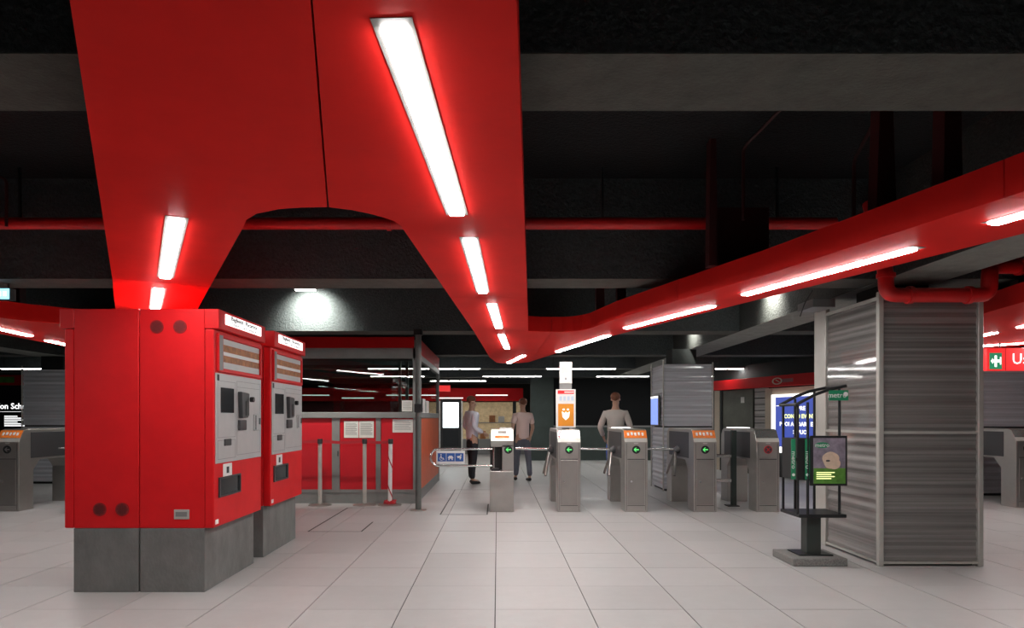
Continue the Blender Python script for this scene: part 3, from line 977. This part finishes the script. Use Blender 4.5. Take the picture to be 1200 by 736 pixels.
# swing gate with accessibility sign
sg = thing('swing_gate', (-.12, 9.56, 0), 'chrome tube swing gate with blue accessibility sign beside the booth', 'gate')
pts = [(.045, 0, .868), (-.70, 0, .868)]
for k in range(1, 12):
    a = math.pi / 2 + math.pi * k / 12
    pts.append((-.70 + .118 * math.cos(a), 0, .75 + .118 * math.sin(a)))
pts += [(-.70, 0, .632), (.045, 0, .632)]
MB().tube(pts, .016, 10).build('gate_tube', chrome, sg, smooth=True)
sb = MB().box(-.735, -.335, -.022, -.016, .66, .845).build('sign_plate', white_m, sg, bev=.002)
for k in range(3):
    x0 = -.715 + k * .122
    ic = MB().box(x0, x0 + .116, -.025, -.021, .695, .81).build('icon_square', sign_blue, sb)
    m = MB()
    cx, cz = x0 + .058, .752
    if k == 0:
        m.cyl((cx - .012, -.025, cz + .038), (cx - .012, -.028, cz + .038), .009, 10)
        m.exty([(cx - .018, cz + .026), (cx - .006, cz + .026), (cx - .002, cz - .006), (cx - .016, cz - .006)], -.028, -.025)
        m.exty([(cx - .014, cz - .006), (cx + .022, cz - .006), (cx + .034, cz - .034), (cx + .026, cz - .038), (cx + .014, cz - .016), (cx - .014, cz - .016)], -.028, -.025)
        for q in range(14):
            a0, a1 = math.pi * (.65 + 1.15 * q / 14), math.pi * (.65 + 1.15 * (q + 1) / 14)
            m.exty([(cx - .006 + r * math.cos(a), cz - .016 + r * math.sin(a)) for r, a in ((.028, a0), (.028, a1), (.022, a1), (.022, a0))], -.028, -.025)
    elif k == 1:
        m.exty([(cx - .04, cz - .005), (cx - .02, cz + .022), (cx + .02, cz + .022), (cx + .04, cz - .005), (cx + .028, cz - .018), (cx - .028, cz - .018)], -.028, -.025)
        for s in (-1, 1):
            m.cyl((cx + s * .022, -.025, cz - .028), (cx + s * .022, -.028, cz - .028), .010, 12)
    else:
        m.cyl((cx + .022, -.025, cz + .03), (cx + .022, -.028, cz + .03), .010, 10)
        m.exty([(cx - .036, cz + .014), (cx + .008, cz + .022), (cx + .03, cz + .006), (cx + .018, cz - .03), (cx + .006, cz - .03), (cx + .004, cz - .004), (cx - .02, cz - .012)], -.028, -.025)
    m.build('icon', white_m, ic)

# fixed barrier between two turnstiles
fb = thing('rail_barrier', (3.50, 10.12, 0), 'dark post with two steel rails filling the gap before the last turnstile', 'barrier')
MB().box(-.11, .06, -.09, .09, 0, .012).build('base', black_m, fb)
MB().box(-.035, .035, -.035, .035, .01, 1.12).build('post', wall_green, fb, bev=.005)
for z in (.74, .375):
    MB().box(-.46, -.03, -.025, .025, z - .025, z + .025).build('rail', chrome, fb, bev=.01, seg=2)

# sign pole on the turnstile
sp = thing('sign_pole', (.965, 9.66, 1.147), 'slim pole with small white notice above an orange poster, on a turnstile', 'sign')
MB().box(-.05, .05, -.03, .03, 0, .012).build('foot', black_m, sp)
MB().box(-.085, .085, .0, .02, .012, .95).build('board', booth_grey, sp)
up = MB().box(-.088, .088, -.008, 0, .645, .945).build('upper_notice', paper_m, sp)
m = MB()
for k in range(6):
    m.box(-.06, .05 - .02 * (k % 2), -.0095, -.0075, .90 - .022 * k, .906 - .022 * k)
m.exty([(0 + .012 * math.cos(a), .71 + .02 * math.sin(a)) for a in [k * math.pi / 5 for k in range(10)]], -.0095, -.0075)
m.build('print', ink_m, up)
lp = MB().box(-.14, .14, -.016, 0, .02, .56).build('lower_poster', white_m, sp, bev=.002)
MB().box(-.115, .115, -.019, -.015, .495, .545).build('red_header', sign_red, lp)
MB().box(-.02, .11, -.0195, -.0185, .512, .528).build('header_print', white_m, lp)
m = MB()
for k in range(4):
    m.box(-.09 + .055 * k, -.055 + .055 * k, -.0185, -.015, .40, .46)
m.build('poster_print', M('pale_blue_print', (.55, .66, .78), .5), lp)
orp = MB().box(-.108, .112, -.019, -.015, .04, .355).build('orange_panel', orange_print, lp)
m = MB()
cx, cz = 0, .20
m.exty([(cx - .055, cz + .05), (cx - .02, cz + .02), (cx, cz + .045), (cx + .02, cz + .02), (cx + .055, cz + .05), (cx + .045, cz - .03), (cx, cz - .075), (cx - .045, cz - .03)], -.0215, -.019)
for s in (-1, 1):
    m.exty([(cx + s * .03 + .016 * math.cos(a), cz + .075 + .012 * math.sin(a)) for a in [k * math.pi / 5 for k in range(10)]], -.0215, -.019)
m.build('emblem', lit_text, orp)

# ================================================================== NEWSPAPER STAND
ns = thing('newspaper_stand', (2.83, 6.2, 0), 'black metal newspaper stand on a stone slab beside the clad pillar', 'stand')
no = ns.location


def nb(name, x0, x1, y0, y1, z0, z1, m, par=None, bev=0.0):
    return MB(no).box(x0, x1, y0, y1, z0, z1).build(name, m, par or ns, bev=bev)


nb('slab', 2.59, 3.07, 5.98, 6.43, 0.0, .068, granite, bev=.006)
nb('base_plate', 2.70, 3.0, 6.10, 6.36, .068, .078, black_m)
nb('column', 2.79, 2.92, 6.16, 6.28, .075, .42, M('stand_grey_green', (.045, .055, .05), .5), bev=.004)
nb('tray', 2.66, 3.08, 6.02, 6.42, .42, .45, black_m, bev=.003)
rods = [(2.665, 6.06), (2.74, 6.03), (3.03, 6.05), (2.79, 6.40), (2.97, 6.40), (2.67, 6.38)]
tops = [1.42, 1.44, 1.56, 1.48, 1.565, 1.43]
for (x, y), z in zip(rods, tops):
    MB(no).cyl((x, y, .445), (x, y, z), .012, 10).build('rod', black_m, ns, smooth=True)
for y in (6.03, 6.39):
    MB(no).tube([(2.64, y, 1.42), (2.80, y, 1.505), (2.92, y, 1.55), (3.08, y, 1.585)], .014, 8).build('top_bar', black_m, ns, smooth=True)
MB(no).cyl((2.645, 6.03, 1.42), (2.645, 6.39, 1.42), .013, 8).build('top_bar', black_m, ns)
MB(no).cyl((3.075, 6.03, 1.58), (3.075, 6.39, 1.58), .013, 8).build('top_bar', black_m, ns)
nb('paper_bin', 2.655, 2.80, 6.05, 6.36, .75, 1.12, black_m, bev=.003)
for x0 in (2.592, 2.715):
    v = nb('side_sign', x0, x0 + .038, 6.022, 6.03, .76, 1.115, metro_green)
    text('lettering', 'metro', .05, white_m, v, (x0 + .019 - no.x, 6.020 - no.y, .93), (math.pi / 2, math.pi / 2, 0), sx=1.25)
    MB(no).cyl((x0 + .019, 6.022, .80), (x0 + .019, 6.0195, .80), .013, 14).build('emblem', white_m, v)
nb('sign_arm', 2.592, 2.665, 6.03, 6.036, .92, .95, black_m)
pf = nb('poster_frame', 2.755, 3.075, 6.0, 6.03, .705, 1.145, black_m, bev=.003)
po = nb('poster', 2.775, 3.055, 5.995, 6.0, .725, 1.125, magazine, pf)
MB(no).box(2.775, 3.055, 5.9935, 5.995, .725, .86).build('poster_grass', magazine_g, pf)
m = MB(no)
m.exty([(2.925 + .072 * math.cos(a) * (1 + .12 * math.sin(3 * a)), .93 + .075 * math.sin(a)) for a in [k * math.pi / 12 for k in range(24)]], 5.991, 5.993)
m.exty([(2.955 + .055 * math.cos(a), .90 + .05 * math.sin(a)) for a in [k * math.pi / 12 for k in range(24)]], 5.9905, 5.992)
m.build('poster_figure', magazine_s, pf)
m = MB(no).exty([(2.90 + .02 * math.cos(a), .925 + .008 * math.sin(a)) for a in [k * math.pi / 6 for k in range(12)]], 5.9895, 5.9905)
m.build('poster_mark', inkd_m, pf)
MB(no).exty([(2.85 + .065 * math.cos(a), 1.062 + .026 * math.sin(a)) for a in [k * math.pi / 12 for k in range(24)]], 5.9925, 5.995).build('poster_logo', metro_green, pf)
text('lettering', 'metro', .05, white_m, pf, (2.85 - no.x, 5.992 - no.y, 1.062), FACE_CAM)
m = MB(no)
for k in range(4):
    m.box(2.80, 2.93 + .03 * (k % 2), 5.992, 5.9935, .765 + .018 * k, .772 + .018 * k)
m.build('poster_lines', lit_yel, pf)
ts = nb('top_sign', 2.92, 3.085, 6.0, 6.02, 1.455, 1.545, metro_green)
text('lettering', 'metro', .066, white_m, ts, (2.985 - no.x, 5.998 - no.y, 1.50), FACE_CAM)
MB(no).cyl((3.06, 6.0, 1.51), (3.06, 5.997, 1.51), .02, 18).build('emblem', white_m, ts)

# ================================================================== BACKGROUND: stairwell, shop, wall with poster
struct(MB().box(1.02, 1.72, 20.9, 21.3, 0, BZ).build('wall_green', wall_green))
struct(MB().box(1.72, 5.3, 21.5, 21.6, 1.0, BZ).build('stairwell_dark_sheet', black_hole))  # black sheet standing in for the darkness inside the stairwell opening
pr = thing('parapet', (3.5, 21.0, 0), 'dark green stairwell parapet in front of the black opening', 'parapet')
MB(pr.location).box(1.72, 5.3, 21.0, 21.1, 0, 1.02).build('panel', wall_green, pr)
MB(pr.location).box(1.72, 5.3, 20.98, 21.14, 1.02, 1.07).build('handrail', mid_plastic, pr)
MB(pr.location).box(1.72, 5.3, 21.1, 21.5, 0, .99).build('inner_wall', black_m, pr)

# red shop fascia and lit shop window at the far end
fs = thing('shop_fascia', (-3.0, 24.0, 1.90), 'long red lit fascia of the far shop at the end of the hall', 'sign')
MB().box(-6, 3.9, 0, .3, 0, .45).build('board', red_dim, fs)
for k in range(6):
    MB().box(-5.5 + k * 1.55, -4.4 + k * 1.55, -.35, -.25, .08 + .1 * (k % 2), .11 + .1 * (k % 2)).build('tube', lit_white, fs)
    MB().box(-5.0 + k * 1.55, -4.9 + k * 1.55, -.27, 0, .10 + .1 * (k % 2), .13 + .1 * (k % 2)).build('tube_bracket', black_m, fs)
for x in (-5.5, -2.5, .5, 3.6):
    MB().box(x - .06, x + .06, .1, .25, -1.9, 0).build('post', wall_dark, fs)
sw = thing('shop_window', (0.0, 24.7, 0), 'warm lit shop display behind the gates below the red fascia', 'shop')
MB().box(-2.1, 1.0, .2, .3, 0, 1.88).build('back', shop_m, sw)
MB().box(-2.1, 1.0, -.2, .2, 0, .55).build('counter', mid_plastic, sw)
for k in range(9):
    x = -1.95 + k * .33
    h = .18 + .14 * ((k * 7) % 5) / 4
    MB().box(x, x + .2, -.05, .1, .55, .55 + h).build('goods', [orange_lab, paper_m, shop_m, sign_blue][k % 4], sw)
for k in range(9):
    x = -1.95 + k * .33
    MB().box(x, x + .22, .05, .2, 1.15, 1.3 + .1 * ((k * 3) % 4) / 3).build('goods', [paper_m, shop_m, orange_lab][k % 3], sw)
MB().box(-2.1, 1.0, 0, .2, 1.12, 1.15).build('shelf', mid_plastic, sw)
struct(MB().box(-13, -2.2, 25.0, 25.2, 0, 2.3).build('wall_shop', M('dim_red_wall', (.20, .02, .025), .6, var=.3)))

# advertising totem
tt = thing('advertising_totem', (-1.37, 20.0, 0), 'slim black advertising totem with bright white screen', 'totem')
MB().box(-.33, .33, 0, .16, 0, .22).build('base', alu, tt)
MB().box(-.31, .31, .01, .15, .22, 1.86).build('case', black_m, tt, bev=.01)
for s in (-1, 1):
    MB().box(s * .325 - .02, s * .325 + .02, 0, .16, .22, 1.80).build('side_rail', alu, tt)
scn = MB().box(-.23, .23, .0, .012, 1.02, 1.76).build('screen', lit_screen, tt)
m = MB()
for k, (x, z, r) in enumerate(((.02, 1.50, .10), (-.1, 1.22, .07), (.1, 1.22, .06), (.0, 1.28, .05))):
    for q in range(16):
        a0, a1 = 2 * math.pi * q / 16, 2 * math.pi * (q + .8) / 16
        m.exty([(x + rr * math.cos(a), z + rr * .7 * math.sin(a)) for rr, a in ((r, a0), (r, a1), (r * .82, a1), (r * .82, a0))], -.002, 0)
m.build('screen_print', ink_m, scn)
MB().box(-.23, .23, .002, .012, .48, .95).build('lower_panel', screen_m, tt)
rs = thing('red_sign', (-1.55, 18.6, 2.03), 'small red hanging sign near the bright advertising screen', 'sign')
MB().box(-.26, .26, 0, .06, 0, .16).build('board', sign_red, rs)
for s in (-.2, .2):
    MB().cyl((s, .03, .16), (s, .03, CZ - 2.03), .008, 6).build('rod', black_m, rs)

# shop wall seen to the right of the far pillar
ang = math.atan2(-.9621, .2726)
A = Vector((5.57, 17.0, 0))


def along(px):
    Y = 10.386 / ((px - 583) / 800 + .2833)
    return (17 - Y) / .9621


wl = bpy.data.objects.new('wall_shop_side', None)
wl.location = A
wl.rotation_euler = (0, 0, ang)
C.objects.link(wl)
struct(wl)
MB().box(-.45, 5.2, .08, .2, 0, BZ).build('wall_panel', wall_dark, wl)
for k in range(14):
    MB().box(along(882), along(897.5), .05, .08, .05 + k * .143, .05 + k * .143 + .128).build('slat', corr, wl, bev=.006)
MB().box(along(897.5), along(906), -.02, .08, 0, 1.96).build('beige_pier', beige_m, wl)
MB().box(along(906), 5.2, .0, .08, 1.82, 1.96).build('beige_header', beige_m, wl)
MB().box(-.35, -.12, .04, .08, 0, 2.0).build('beige_jamb', beige_m, wl)
dr = thing('door_1', A, None, None, rz=ang, kind='structure')
MB().box(.02, along(881), .03, .08, .02, 1.97).build('door_leaf', door_m, dr)
MB().box(-.06, .02, .0, .08, 0, 2.0).build('door_frame', wall_dark, dr)
MB().box(along(867), along(871), .026, .031, 1.66, 1.80).build('sticker', paper_m, dr)
fa = thing('red_fascia', A, 'slanting red fascia board above the dark metal door', 'sign', rz=ang)
MB().box(-.10, 5.2, -.16, .0, 1.985, 2.22).build('board', red_dim, fa, bev=.004)
m = MB()
for q in range(20):
    a0, a1 = 2 * math.pi * q / 20, 2 * math.pi * (q + 1) / 20
    c0 = along(918)
    m.exty([(c0 + rr * 2.2 * math.cos(a), 2.10 + rr * math.sin(a)) for rr, a in ((.075, a0), (.075, a1), (.055, a1), (.055, a0))], -.164, -.16)
m.exty([(c0 + .06, 2.07), (c0 + .10, 2.07), (c0 - .02, 2.13), (c0 - .06, 2.13)], -.164, -.16)
m.build('emblem', beige_m, fa)
MB().box(along(924), along(937), -.163, -.159, 2.06, 2.14).build('emblem_panel', M('dark_red_panel', (.20, .01, .02), .5), fa)
pb = thing('lit_poster', A, 'backlit blue poster with white lettering seen through the newspaper stand', 'poster', rz=ang)
MB().box(along(906.3), 4.6, -.055, -.004, .55, 1.815).build('light_box', lit_white, pb)
bp_ = MB().box(along(911.5), 4.45, -.060, -.055, .68, 1.755).build('blue_sheet', lit_blue, pb)
mid = (along(911.5) + 3.35) / 2
for k, (tx, mt, sz) in enumerate((('APRE', lit_text, .12), ('CON 10 EVENTI', lit_yel, .12), ('PUOI ANDARE E POI', lit_text, .12), ('SI PUO', lit_text, .12))):
    text('lettering', tx, sz, mt, pb, (mid + .15, -.062, 1.50 - .165 * k), FACE_CAM, sx=1.15, off=.004)
MB().box(along(912.5), along(916), -.063, -.060, 1.56, 1.575).build('lettering', lit_text, pb)

# glowing blue panel added as a painted reflection on the far pillar flank
ba = thing('reflection_panel', (2.93, 12.62, 1.16), 'narrow glowing panel imitating a blue reflection on the flank of the far clad pillar', 'reflection')
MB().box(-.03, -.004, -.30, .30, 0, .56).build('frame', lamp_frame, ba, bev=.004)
MB().box(-.034, -.03, -.28, .28, .02, .50).build('sheet', M('blue_reflection_glow', (.2, .3, .6), .4, emis=.5, ecol=(.25, .38, .95), var=.3, vscale=5), ba)
MB().box(-.034, -.03, -.28, .28, .505, .54).build('glow_bar', lit_white, ba)

# hanging exit sign
ex = thing('exit_sign', (7.15, 9.0, 1.925), 'long red hanging sign with green exit pictogram and white lettering', 'sign')
MB().box(-.70, .75, 0, .08, 0, .30).build('board', sign_red, ex, bev=.004)
for s in (-.5, .5):
    MB().cyl((s, .04, .30), (s, .04, 2.3 - 1.925), .01, 8).build('rod', black_m, ex)
gp = MB().box(-.665, -.505, -.006, 0, .02, .235).build('pictogram', sign_green, ex)
m = MB()
m.box(-.60, -.572, -.008, -.006, .05, .20)
m.exty([(-.65, .128), (-.625, .165), (-.625, .145), (-.60, .145), (-.60, .11), (-.625, .11), (-.625, .09)], -.008, -.006)
m.exty([(-.572, .145), (-.53, .145), (-.53, .18), (-.515, .18), (-.515, .08), (-.53, .08), (-.53, .11), (-.572, .11)], -.008, -.006)
m.build('pictogram_figure', lit_text, gp)
MB().box(-.455, -.450, -.003, 0, .0, .30).build('seam', red_dim, ex)
text('lettering', 'Uscita', .20, lit_text, ex, (-.37, -.002, .15), FACE_CAM, align='LEFT')

# dark end board with the school poster
struct(MB().box(-12.9, -9.6, 15.2, 15.3, 0, 2.3).build('wall_poster_side', wall_dark))
sp2 = thing('school_poster', (-11.0, 15.18, 1.0), 'black poster with white school lettering beside the bluish pillar', 'poster')
MB().box(-.9, .75, -.02, 0, 0, .98).build('sheet', M('black_poster', (.012, .013, .016), .4), sp2)
text('lettering', 'London School', .18, lit_text, sp2, (.68, -.022, .56), FACE_CAM, align='RIGHT', off=.003)
MB().box(-.9, .75, -.024, -.02, .44, .446).build('rule', lit_text, sp2)
m = MB()
for k in range(6):
    m.box(.05, .50 - .08 * (k % 3), -.024, -.02, .12 + .042 * k, .14 + .042 * k)
m.build('small_print', lit_text, sp2)
MB().cyl((.62, -.02, .78), (.62, -.024, .78), .07, 24).build('emblem', lit_text, sp2)
rf = thing('red_fascia', (-11.0, 15.1, 2.03), 'dark red fascia above the school poster at the picture edge', 'sign')
MB().box(-1.2, .9, -.05, .08, 0, .22).build('board', red_dim, rf)
MB().box(.0, .35, -.054, -.05, .05, .18).build('picture', magazine_g, rf)

# cyan hanging display
cy = thing('hanging_display', (-4.66, 6.3, 2.395), 'small cyan lit display hanging at the picture edge over the dim canopy arm', 'display')
MB().box(-.18, .16, .0, .08, 0, .105).build('case', black_m, cy)
MB().box(-.17, .155, -.004, 0, .004, .10).build('screen', lit_cyan, cy)
m = MB()
for k in range(6):
    m.box(-.15 + k * .05, -.12 + k * .05, -.006, -.004, .03, .075)
m.build('lettering', lit_text, cy)
for s in (-.12, .12):
    MB().cyl((s, .04, .105), (s, .04, CZ - 2.395), .008, 6).build('rod', black_m, cy)


# ------------------------------------------------------------------ access hatches in the floor
def hatch(x0, x1, y0, y1, label):
    t = thing('floor_hatch', ((x0 + x1) / 2, (y0 + y1) / 2, 0), label, 'hatch')
    o = t.location
    for (a, b, c, d, wgt) in ((x0, x1, y0 - .006, y0 + .006, 0), (x0, x1, y1 - .006, y1 + .006, 0), (x0 - .009, x0 + .009, y0, y1, 1), (x1 - .009, x1 + .009, y0, y0 + (y1 - y0) * .35, 1)):
        MB(o).box(a, b, c, d, -.003, .0012).build('edge_strip', dark_line, t)


hatch(-2.17, -1.56, 7.82, 9.9, 'floor access hatch with dark metal edges in front of the booth')
hatch(-.77, -.14, 9.2, 12.4, 'floor access hatch with thin edges running through the wide gate')


# ================================================================== PEOPLE
def skin_mesh(name, chains, mat, parent, sub=1, root=None):
    """chains: list of lists of (x, y, z, r); chains join where coordinates coincide"""
    verts, rad, edges, idx = [], [], [], {}
    for ch_ in chains:
        prev = None
        for (x, y, z, r) in ch_:
            k = (round(x, 4), round(y, 4), round(z, 4))
            if k not in idx:
                idx[k] = len(verts)
                verts.append((x, y, z))
                rad.append(r if isinstance(r, tuple) else (r, r))
            if prev is not None and prev != idx[k]:
                edges.append((prev, idx[k]))
            prev = idx[k]
    me = bpy.data.meshes.new(name)
    me.from_pydata(verts, edges, [])
    ob = bpy.data.objects.new(name, me)
    C.objects.link(ob)
    ob.modifiers.new('skin', 'SKIN')
    if not me.skin_vertices:
        bm = bmesh.new(); bm.from_mesh(me); bm.verts.layers.skin.verify(); bm.to_mesh(me); bm.free()
    for i, sv in enumerate(me.skin_vertices[0].data):
        sv.radius = rad[i]
        sv.use_root = (i == 0)
    ob.modifiers['skin'].use_smooth_shade = True
    s = ob.modifiers.new('sub', 'SUBSURF')
    s.levels = s.render_levels = sub
    dg = bpy.context.evaluated_depsgraph_get()
    m2 = bpy.data.meshes.new_from_object(ob.evaluated_get(dg))
    m2.name = name
    bpy.data.objects.remove(ob)
    bpy.data.meshes.remove(me)
    m2.materials.clear()
    m2.materials.append(mat)
    m2.polygons.foreach_set('use_smooth', [True] * len(m2.polygons))
    o = bpy.data.objects.new(name, m2)
    C.objects.link(o)
    o.parent = parent
    return o


def ellipsoid(name, c, r, mat, parent, zcut=None, n=16):
    bm = bmesh.new()
    bmesh.ops.create_uvsphere(bm, u_segments=n, v_segments=n // 2 + 2, radius=1.0)
    for v in bm.verts:
        v.co = Vector((v.co.x * r[0] + c[0], v.co.y * r[1] + c[1], v.co.z * r[2] + c[2]))
    me = bpy.data.meshes.new(name)
    bm.to_mesh(me); bm.free()
    me.materials.append(mat)
    me.polygons.foreach_set('use_smooth', [True] * len(me.polygons))
    o = bpy.data.objects.new(name, me)
    C.objects.link(o)
    o.parent = parent
    return o


def person(loc, rz, label, shirt, trousers, shoe, hair, scale=1.0, arms=None, stride=.10, turn=0.0, sleeve=0.6, long_hair=False, hem=.86):
    """figure facing local -Y; arms = ((elbow, hand) for local +x side, then -x side)"""
    t = thing('person', loc, label, 'person', rz=rz)
    t.scale = (scale,) * 3
    S = {}
    for s in (1, -1):
        hip = (.095 * s, 0, .90)
        knee = (.10 * s, -stride * s * .55 - .01, .50)
        ank = (.105 * s, -stride * s, .085)
        S[s] = (hip, knee, ank)
    if arms is None:
        arms = (((.25, .02, 1.13), (.25, -.10, .90)), ((-.25, .02, 1.13), (-.25, -.10, .90)))
    # --- bare body: one continuous mesh, head, torso, arms with fingers, legs
    ch_ = [[(0, 0, .96, (.125, .09)), (0, .01, 1.10, (.115, .08)), (0, .0, 1.25, (.135, .09)), (0, .01, 1.39, (.13, .085)), (0, .015, 1.47, .06), (0, .005, 1.53, .05),
            (0, -.005, 1.585, (.068, .075)), (0, .0, 1.65, (.078, .092)), (0, .005, 1.70, (.066, .08)), (0, .005, 1.735, (.035, .045))],
           [(0, -.005, 1.585, (.068, .075)), (0, -.085, 1.605, .014), (0, -.105, 1.595, .010)]]
    for s in (1, -1):
        ch_.append([(0, .0, 1.65, (.078, .092)), (.085 * s, .01, 1.625, .014)])
    for s, (el, ha) in zip((1, -1), arms):
        sh = (.175 * s, .01, 1.40)
        d = Vector(ha) - Vector(el)
        d.normalize()
        palm = Vector(ha) + d * .055
        ch_.append([(0, .01, 1.39, (.13, .085)), (*sh, .055), ((sh[0] + el[0]) / 2, (sh[1] + el[1]) / 2, (sh[2] + el[2]) / 2, .048), (*el, .040),
                    (*((Vector(el) + Vector(ha)) / 2), .036), (*ha, .025), (*palm, (.034, .020))])
        side = d.cross(Vector((s, 0, 0)))
        if side.length < .1:
            side = Vector((0, 1, 0))
        side.normalize()
        for k in range(4):
            b0 = palm + side * (.024 - .016 * k) + d * .02
            L = (.060, .068, .064, .050)[k]
            p1 = b0 + d * L * .5
            p2 = p1 + d * L * .4 + Vector((-s * .012, 0, 0))
            ch_.append([(*palm, (.034, .020)), (*b0, .009), (*p1, .0085), (*p2, .007)])
        th = palm - d * .02 + side * .034
        ch_.append([(*palm, (.034, .020)), (*th, .011), (*(th + d * .035 + side * .012), .009)])
    for s in (1, -1):
        hip, kn, an = S[s]
        ch_.append([(0, 0, .96, (.125, .09)), (*hip, .085), ((hip[0] + kn[0]) / 2, (hip[1] + kn[1]) / 2, .70, .072), (*kn, .054),
                    ((kn[0] + an[0]) / 2, (kn[1] + an[1]) / 2 + .015, .32, .050), (*an, .034), (an[0], an[1] - .09, .05, .034), (an[0], an[1] - .15, .04, .026)])
    skin_mesh('body', ch_, skin_m, t, 1)
    # --- clothing
    sh_ch = [[(0, 0, hem, (.165, .125)), (0, 0, max(1.0, hem + .03), (.165, .125)), (0, .01, 1.16, (.158, .122)), (0, .0, 1.26, (.168, .126)), (0, .01, 1.39, (.155, .108)), (0, .015, 1.465, .075)]]
    for s, (el, ha) in zip((1, -1), arms):
        shp = Vector((.175 * s, .01, 1.40))
        e, h_ = Vector(el), Vector(ha)
        c_ = [(0, .01, 1.39, (.155, .108)), (*shp, .072), (*((shp + e) / 2), .064)]
        if sleeve > .5:
            c_ += [(*e, .054), (*(e + (h_ - e) * (.9 if sleeve > .9 else .35)), .046)]
        else:
            c_ += [(*(shp + (e - shp) * .75), .060)]
        sh_ch.append(c_)
    skin_mesh('shirt', sh_ch, shirt, t, 1)
    tr_ch = [[(0, 0, .90, (.160, .128)), (0, 0, 1.0, (.152, .118)), (0, 0, hem + .09, (.150, .115))]]
    for s in (1, -1):
        hip, kn, an = S[s]
        tr_ch.append([(0, 0, .90, (.160, .128)), (hip[0], hip[1], .84, .108), ((hip[0] + kn[0]) / 2, (hip[1] + kn[1]) / 2, .68, .088), (*kn, .072),
                      ((kn[0] + an[0]) / 2, (kn[1] + an[1]) / 2 + .015, .30, .066), (an[0], an[1] + .005, .10, .060)])
    skin_mesh('trousers', tr_ch, trousers, t, 1)
    for s in (1, -1):
        an = S[s][2]
        skin_mesh('shoe', [[(an[0], an[1] + .05, .045, .042), (an[0], an[1] - .03, .047, .046), (an[0], an[1] - .11, .040, (.044, .036)), (an[0], an[1] - .18, .032, (.036, .026))]], shoe, t, 1)
    ellipsoid('hair', (0, .022, 1.692), (.088, .096, .078), hair, t)
    if long_hair:
        ellipsoid('hair_back', (0, .06, 1.60), (.085, .055, .13), hair, t)
    for s in (1, -1):
        ellipsoid('eye', (.032 * s, -.083, 1.645), (.012, .008, .008), inkd_m, t, n=8)
    ellipsoid('mouth', (0, -.083, 1.565), (.024, .006, .006), M('lips', (.35, .12, .10), .5) if 'lips' not in MATS else MATS['lips'], t, n=8)
    return t


white_shirt = M('white_shirt_cloth', (.80, .83, .92), .8, var=.06)
pink_shirt = M('pale_pink_shirt_cloth', (.80, .62, .56), .8, var=.06)
grey_shirt = M('grey_beige_top_cloth', (.50, .46, .42), .8, var=.08)
dark_trs = M('black_trousers_cloth', (.018, .02, .026), .85)
grey_jeans = M('grey_jeans_cloth', (.12, .13, .16), .85, var=.1)
blue_jeans = M('blue_jeans_cloth', (.09, .18, .66), .85, var=.1)
shoe_m = M('black_shoe_leather', (.012, .012, .012), .4)
brown_hair = M('red_brown_hair', (.16, .06, .03), .6)

person((-.50, 13.45, 0), math.radians(118), 'person in white shirt and black trousers standing beyond the wide gate', white_shirt, dark_trs, shoe_m, brown_hair, .985,
       arms=(((.24, .06, 1.14), (.20, -.16, 1.05)), ((-.24, .08, 1.14), (-.20, -.16, 1.02))), stride=.04, sleeve=.95)
person((.52, 14.1, 0), math.radians(200), 'person in pale pink shirt walking behind the lit gate pedestal', pink_shirt, grey_jeans, shoe_m, brown_hair, .97,
       arms=(((.25, .05, 1.14), (.27, .02, .90)), ((-.25, -.03, 1.14), (-.24, -.14, .94))), stride=.14, sleeve=.4)
person((2.06, 11.9, 0), math.radians(160), 'person in grey top and blue jeans seen from behind near the black stairwell', grey_shirt, blue_jeans, shoe_m, brown_hair, .99, hem=1.07,
       arms=(((.27, .05, 1.15), (.24, -.12, .98)), ((-.27, .05, 1.15), (-.24, -.12, .98))), stride=.08, sleeve=.95)
